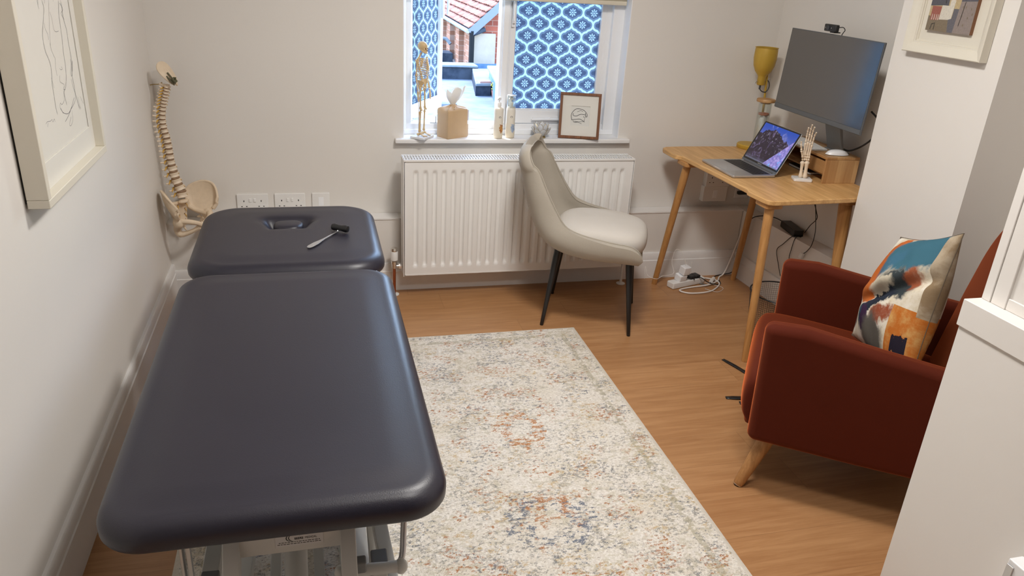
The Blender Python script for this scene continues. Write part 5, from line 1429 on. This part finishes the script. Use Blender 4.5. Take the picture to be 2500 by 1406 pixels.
# local: x = -normal (towards room), y = along wall
def ring(mb, hw_, z0, z1, x0, x1, b): 
    for y0, y1, a0, a1 in ((-hw_, hw_, z0, z0 + b), (-hw_, hw_, z1 - b, z1), (-hw_, -hw_ + b, z0 + b, z1 - b), (hw_ - b, hw_, z0 + b, z1 - b)): mb.box(x0, x1, y0, y1, a0, a1)
HW = .191; ZT = .46
def moulding(prof):
    """picture frame moulding: prof = (inset, depth) points swept round the rectangle"""
    rings = []
    for (cy_, cz_) in ((-1, 0), (1, 0), (1, 1), (-1, 1)):
        rings.append([(-dp_, (cy_ * (HW - i_)), (i_ if cz_ == 0 else ZT - i_)) for i_, dp_ in prof])
    rings.append(rings[0])
    return MB().loft(rings, closed=True, cap0=False, cap1=False)
moulding([(0, .002), (0, .034), (.003, .0365), (.012, .034), (.026, .024), (.034, .021), (.036, .018), (.041, .018), (.042, .013), (.047, .013), (.047, .002)]).build('frame', m_frame, fp, sharp=25)
MB().box(-.010, -.003, -HW + .04, HW - .04, .04, ZT - .04).build('mount', m_frame, fp)
cw = .1065; cz0, cz1 = .083, .36
cv = MB().box(-.024, -.0102, -cw, cw, cz0, cz1)
m_cedge = simple('canvas edge brown', (.22, .10, .05), .7)
pal = {'ochre': (.46, .36, .20), 'sky': (.48, .56, .60), 'slate': (.085, .085, .10), 'red': (.30, .10, .075), 'white': (.60, .56, .48), 'grey': (.25, .205, .185), 'earth': (.19, .15, .10), 'dk': (.12, .115, .13), 'cream': (.56, .50, .36), 'line': (.05, .045, .04)}
mats = [m_cedge]; idx = {}
for k_, c_ in pal.items():
    idx[k_] = len(mats); mats.append(simple('paint ' + k_, c_, .6, var=.22, vs=160, bump=.3, bs=200))
pmx = [0]
def poly2(key, pts):
    pmx[0] += 1; x = -.0242 - .00004 * pmx[0]
    cv.add([(x, cw - 2 * cw * u, cz0 + v * 2 * cw) for u, v in pts], [tuple(range(len(pts)))], idx[key])
poly2('ochre', [(0, 0), (1, 0), (1, 1.29), (0, 1.29)])
poly2('sky', [(0, .68), (.18, .80), (.30, 1.0), (.36, 1.29), (0, 1.29)]); poly2('sky', [(1, .66), (.90, .80), (.84, 1.0), (.80, 1.29), (1, 1.29)])
poly2('cream', [(0, .56), (.30, .55), (.32, .84), (.16, .78), (0, .68)]); poly2('cream', [(.72, .62), (1, .60), (.98, .72), (.86, .84), (.74, .80)])
poly2('slate', [(0, .40), (.30, .42), (.40, .42), (.40, .52), (.28, .55), (0, .55)])
poly2('earth', [(0, 0), (.62, 0), (.60, .22), (0, .24)])
poly2('red', [(.05, .17), (.25, .18), (.26, .40), (.05, .40)]); poly2('white', [(.25, .19), (.52, .20), (.54, .50), (.50, .58), (.43, .50), (.43, .42), (.27, .42)])
poly2('dk', [(.50, .0), (.64, .0), (.66, .38), (.54, .38), (.53, .22), (.46, .20)]); poly2('grey', [(.62, .0), (1, .0), (1, .52), (.66, .52)])
poly2('slate', [(.66, .50), (1, .52), (1, .62), (.80, .64), (.80, .70), (.76, .70), (.70, .70), (.67, .76)])
for u in (.08, .13, .18, .22): poly2('white', [(u, .18), (u + .018, .18), (u + .015, .27), (u + .005, .27)])
for u, v in ((.72, .40), (.78, .40), (.90, .38), (.73, .26), (.86, .24), (.94, .30), (.80, .12)): poly2('earth', [(u, v), (u + .018, v), (u + .018, v + .035), (u, v + .035)])
poly2('line', [(.10, .02), (.115, .02), (.125, .10), (.18, .12), (.178, .02), (.19, .02), (.19, .135), (.115, .115)])
random.seed(21)
def stroke(p, q, w=.006):
    d_ = Vector((q[0] - p[0], q[1] - p[1])).normalized(); n_x, n_y = -d_.y * w / 2, d_.x * w / 2
    poly2('line', [(p[0] + n_x, p[1] + n_y), (p[0] - n_x, p[1] - n_y), (q[0] - n_x, q[1] - n_y), (q[0] + n_x, q[1] + n_y)])
stroke((0, .68), (.20, .80)); stroke((.33, .45), (.30, 1.2), .012)
for i in range(16):
    a = random.uniform(.9, 2.3); r_ = random.uniform(.1, .28); z_ = random.uniform(.6, .95); stroke((.32, z_), (.32 + r_ * cos(a), z_ + r_ * sin(a)), .005)
for i in range(8):
    a = random.uniform(.7, 2.4); stroke((.93, .62), (.93 + .14 * cos(a), .62 + .16 * sin(a)), .005)
stroke((.80, .8), (.84, 1.2), .006); stroke((.72, .12), (.76, .50), .008)
cv.build('canvas', mats, fp)

# ------------------------------------------------------------------ outside: courtyard roofs and the brick house opposite
def tex(name, base, alt, sc=8, rough=.9, bump=.3):
    m = Mat(name, rough, 0, .1); n = m.noise(sc, 4, .6); m.color(m.mix(n.step(.35, .65), base, alt)); m.bump(m.noise(sc * 6, 3), bump, .01); return m.m
def brick(name, c1, c2, mortar, axis=0):
    m = Mat(name, .9, 0, .1); p = m.obj(); h = p[axis]; z = p[2]
    row = (z / .078).floor(); hx = h / .23 + (row * .5).fract(); col = hx.floor()
    rn = ((row * 12.7 + col * 7.9).sin() * 4375.5).fract()
    mo = (z / .078).fract().lt(.16).max(hx.fract().lt(.06))
    c = m.mix(rn, c1, c2); c = m.mix(mo * .6, c, mortar); m.color(c); m.bump(mo * -1 + m.noise(40, 3), .5, .01); return m.m
m_lead = tex('grey roofing felt', (.105, .125, .155), (.15, .17, .20), 3)
m_leadl = tex('pale lead sheet', (.125, .145, .17), (.165, .185, .205), 4)
m_slate = tex('dark slate upstand', (.022, .028, .042), (.045, .055, .075), 5)
m_blue = tex('blue grey flashing', (.06, .11, .20), (.10, .165, .27), 3)
m_brick = brick('red brick', (.16, .045, .032), (.25, .075, .05), (.24, .17, .14), 0)
m_bricks = brick('side brick', (.17, .08, .05), (.26, .14, .10), (.28, .22, .19), 1)
m_rend = tex('cream render', (.25, .215, .18), (.30, .26, .22), 2)
m_tile = tex('clay tile', (.20, .085, .066), (.29, .145, .115), 5, bump=.5)
m_gutter = simple('painted gutter', (.20, .24, .30), .4)
yard = MB(); yard.box(-8, 16, .35, 30, -.2, 0)
tag(struct(yard.build('flat_roof_deck', m_lead)), 'grey felt flat roof outside the window', 'roof')
del bpy.data.objects['flat_roof_deck']['label'], bpy.data.objects['flat_roof_deck']['category']
m_barge = simple('grey painted barge board', (.10, .12, .17), .6)
m_pipe = simple('black rainwater pipe', (.006, .007, .009), .8, spec=.2)
hs = thing('brick_house', 'red brick house with a clay tiled roof seen through the open window', 'house', (3.05, 8, 0))
hl_ = lambda *p: (p[0] - 3.05, p[1] - 8, p[2])
hw_ = MB(); hw_.loft([[hl_(x, y, z) for x, z in ((3.22, 0), (7.0, 0), (7.0, 1.9), (5.2, 2.45), (3.22, .72))] for y in (8.05, 12.5)])
hw_.build('gable_wall', m_brick, hs)
sw = MB().box(.10, .18, .08, 4.4, 0, .66)
for k in range(5): sw.box(.02, .12, .15 + k * .85, .42 + k * .85, 0, .66)
sw.build('side_wall', m_bricks, hs)
MB().box(.05, .40, .0, .049, .10, .60).build('rendered_panel', m_rend, hs, bevel=.01)
MB().box(.04, .56, -.03, .05, .0, .16).build('flashing_band', m_blue, hs)
# pantile roof: rows stepped along the slope, rounded across
e0 = Vector(hl_(3.02, 7.86, .655)); e1 = Vector(hl_(3.19, 12.6, .655)); up_ = Vector((.745, 0, .665))
Lr = (e1 - e0).length; ed = (e1 - e0).normalized(); nr_ = ed.cross(up_).normalized()
if nr_.z < 0: nr_ = -nr_
rf = MB(); rows_, cols_ = 22, 30
random.seed(9)
for r_ in range(rows_):
    for c_ in range(cols_):
        s0 = r_ * .115; l0 = c_ * .16; j = random.uniform(-.006, .006)
        def tf(u, v, s0=s0, l0=l0, j=j):
            return tuple(e0 + ed * (l0 + u * .168) + up_ * (s0 + v * .135) + nr_ * (.030 * (1 - v) + .022 * sin(pi * u) + .012 + j))
        rf.grid(tf, 5, 1)
rf.build('roof_tiles', m_tile, hs, solid=.008)
rb = MB(); rb.loft([[tuple(e0 + nr_ * q), tuple(e1 + nr_ * q), tuple(e1 + up_ * 2.6 + nr_ * q), tuple(e0 + up_ * 2.6 + nr_ * q)] for q in (-.04, .004)]); rb.build('roof_deck', m_slate, hs)
MB().tube([tuple(e0 + Vector((-.03, 0, -.02))), tuple(e1 + Vector((-.03, 0, -.02)))], .032, smooth=False).build('gutter', m_gutter, hs)
vb = MB(); q0 = e0 - ed * .01; vb.loft([[tuple(q0 + ed * a + nr_ * b_ + up_ * s) for a, b_ in ((0, -.09), (.03, -.09), (.03, .02), (0, .02))] for s in (-.02, 2.6)]); vb.build('barge_board', m_barge, hs)
MB().tube([hl_(3.055, 7.88, .64), hl_(3.055, 7.88, .03)], .040, smooth=False).rod(hl_(3.055, 7.88, .12), hl_(3.055, 7.88, .04), .055).build('downpipe', m_pipe, hs)
MB().rod(hl_(3.08, 7.88, .60), hl_(3.26, 7.96, .66), .035).build('pipe_junction', m_slate, hs)
wu = thing('slate_upstand', 'dark slate clad roof upstand below the house opposite', 'roof upstand', (2.8, 7.58, 0))
MB().box(-1.6, .28, -.12, .2, .0005, .17).build('cladding', m_slate, wu); MB().box(-1.6, .27, -.15, .2, .1705, .20).build('capping', m_leadl, wu, bevel=.006)
bxs = thing('roof_box', 'raised grey roof box with a dark opening outside the open window', 'roof box', (2.9, 6.6, 0))
pb = [(2.743, 5.988), (2.952, 6.014), (3.106, 6.567), (3.262, 7.45), (2.99, 7.45)]
MB().prism([(x - 2.9, y - 6.6) for x, y in pb], .125, .16).build('top_sheet', m_leadl, bxs, bevel=.008)
MB().prism([(x * .98 + .06 - 2.9 + .0, y + .03 - 6.6) for x, y in pb], .0005, .1245).build('upstand', m_slate, bxs)
bk = thing('loose_brick', 'pale pink brick lying on the roof box outside', 'brick', (2.875, 6.07, .1605), R(6)); MB().box(-.075, .075, -.04, .04, 0, .025).build('brick_body', simple('pink brick', (.33, .18, .15), .9), bk, bevel=.004)
pr = thing('parapet_wall', 'pale coped parapet running along the right of the roof outside', 'wall', (3, 6, 0))
pp = [(3.02, 6.62), (3.9, 6.62), (3.9, 3.9), (2.62, 3.9)]
MB().prism([(x - 3, y - 6) for x, y in pp], .27, .31).build('coping', m_leadl, pr, bevel=.01); MB().prism([(x - 3 + .03, y - 6 - .02) for x, y in pp], .0005, .269).build('upstand', m_blue, pr)
sl = thing('rooflight', 'domed white rooflight on the flat roof outside', 'rooflight', (2.15, 5.5, 0))
MB().box(-.35, .20, -.35, .30, .0005, .05).build('kerb', m_leadl, sl, bevel=.01)
MB().grid(lambda u, v: (-.33 + .51 * u, -.33 + .61 * v, .05 + .13 * (sin(pi * u) * sin(pi * v)) ** .5), 20, 20).build('dome', simple('opal dome', (.35, .38, .42), .25), sl, solid=.004)
pl = thing('potted_shrub', 'small yellow green plant beside the roof box outside', 'plant', (2.975, 5.92, 0))
random.seed(4); m = MB()
for i in range(70):
    a = random.uniform(0, 6.28); r_ = random.uniform(0, .045); z_ = random.uniform(.10, .20)
    m.ball((r_ * cos(a), r_ * sin(a), z_), (.012, .012, .008), 6, 4)
m.build('foliage', tex('yellow green leaves', (.30, .28, .04), (.48, .42, .08), 20), pl)
MB().lathe([(.02, .0005), (.030, .0005), (.042, .09), (.038, .09), (.036, .08), (.001, .08)], 20).build('pot', m_tile, pl)
# clutter by the far wall on the left
far = thing('rooftop_vent_unit', 'dark metal vent unit on the flat roof at the left of the window view', 'vent', (2.95, 9.6, 0))
MB().box(-.25, .10, -.2, .2, .0005, .15).build('casing', m_slate, far, bevel=.01); MB().tube([(-.1, 0, .15), (-.1, 0, .32), (.0, 0, .36), (.08, -.05, .28)], .03).build('duct', m_leadl, far)
fh = thing('rendered_building', 'pale rendered building with dark windows far behind the flat roofs', 'building', (1.5, 15, 0))
MB().box(-5, 1.5, 0, 4, -.0, 3.5).build('wall', m_rend, fh)
for k in range(5): MB().box(-4.4 + k * 1.2, -3.9 + k * 1.2, -.03, .01, .6, 1.6).build('window', m_slate, fh)
# ------------------------------------------------------------------ light
W = bpy.data.worlds.new('sky'); SC.world = W; W.use_nodes = True
nt = W.node_tree; bg = nt.nodes['Background']
sk = nt.nodes.new('ShaderNodeTexSky'); sk.sky_type = 'NISHITA'; sk.sun_disc = False
sk.sun_elevation = R(50); sk.sun_rotation = R(-25); sk.air_density = 1.2; sk.dust_density = .6; sk.ozone_density = 1.6
nt.links.new(sk.outputs[0], bg.inputs[0]); bg.inputs[1].default_value = SKY
def lamp(name, kind, energy, color, loc, direction, size=None, spread=None, angle=None):
    l = bpy.data.lights.new(name, kind); l.energy = energy; l.color = color
    if size: l.shape = 'DISK'; l.size = size
    if angle is not None: l.angle = angle
    if spread: l.spread = spread
    o = bpy.data.objects.new(name, l); COL.objects.link(o); o.location = loc
    o.rotation_euler = Vector(direction).to_track_quat('-Z', 'Y').to_euler(); return o
lamp('sun', 'SUN', SUN, (1, .95, .87), (0, 6, 6), (.15, -.31, -1), angle=R(.7))
# unseen round ceiling lights, added to brighten the room
m_opal = Mat('opal diffuser', .4); m_opal.color((.9, .9, .88))
for i, (x_, y_, e) in enumerate(((1.50, -1.65, E1), (1.35, -2.7, E2))):
    f = thing('fill_light', 'unseen round white fill light added above the ' + ('rug' if i == 0 else 'doorway end of the room'), 'light', (x_, y_, H))
    MB().lathe([(.20, 0), (.21, -.01), (.21, -.03), (.19, -.035)], 48).build('fill_body', m_plastic, f)
    lamp('fill_lamp', 'AREA', e, LC, (x_, y_, H - .045), (0, 0, -1), size=.38)
SC.view_settings.view_transform = 'Standard'; SC.view_settings.look = 'None'; SC.view_settings.gamma = 1
SC.view_settings.use_curve_mapping = False; SC.view_settings.exposure = EXPO
SC.cycles.use_denoising = True; SC.cycles.max_bounces = 8; SC.cycles.diffuse_bounces = 5; SC.cycles.glossy_bounces = 3; SC.cycles.use_adaptive_sampling = True; SC.cycles.adaptive_threshold = .025; SC.cycles.sample_clamp_indirect = 6
SC.cycles.caustics_reflective = False; SC.cycles.caustics_refractive = False; SC.cycles.transparent_max_bounces = 12
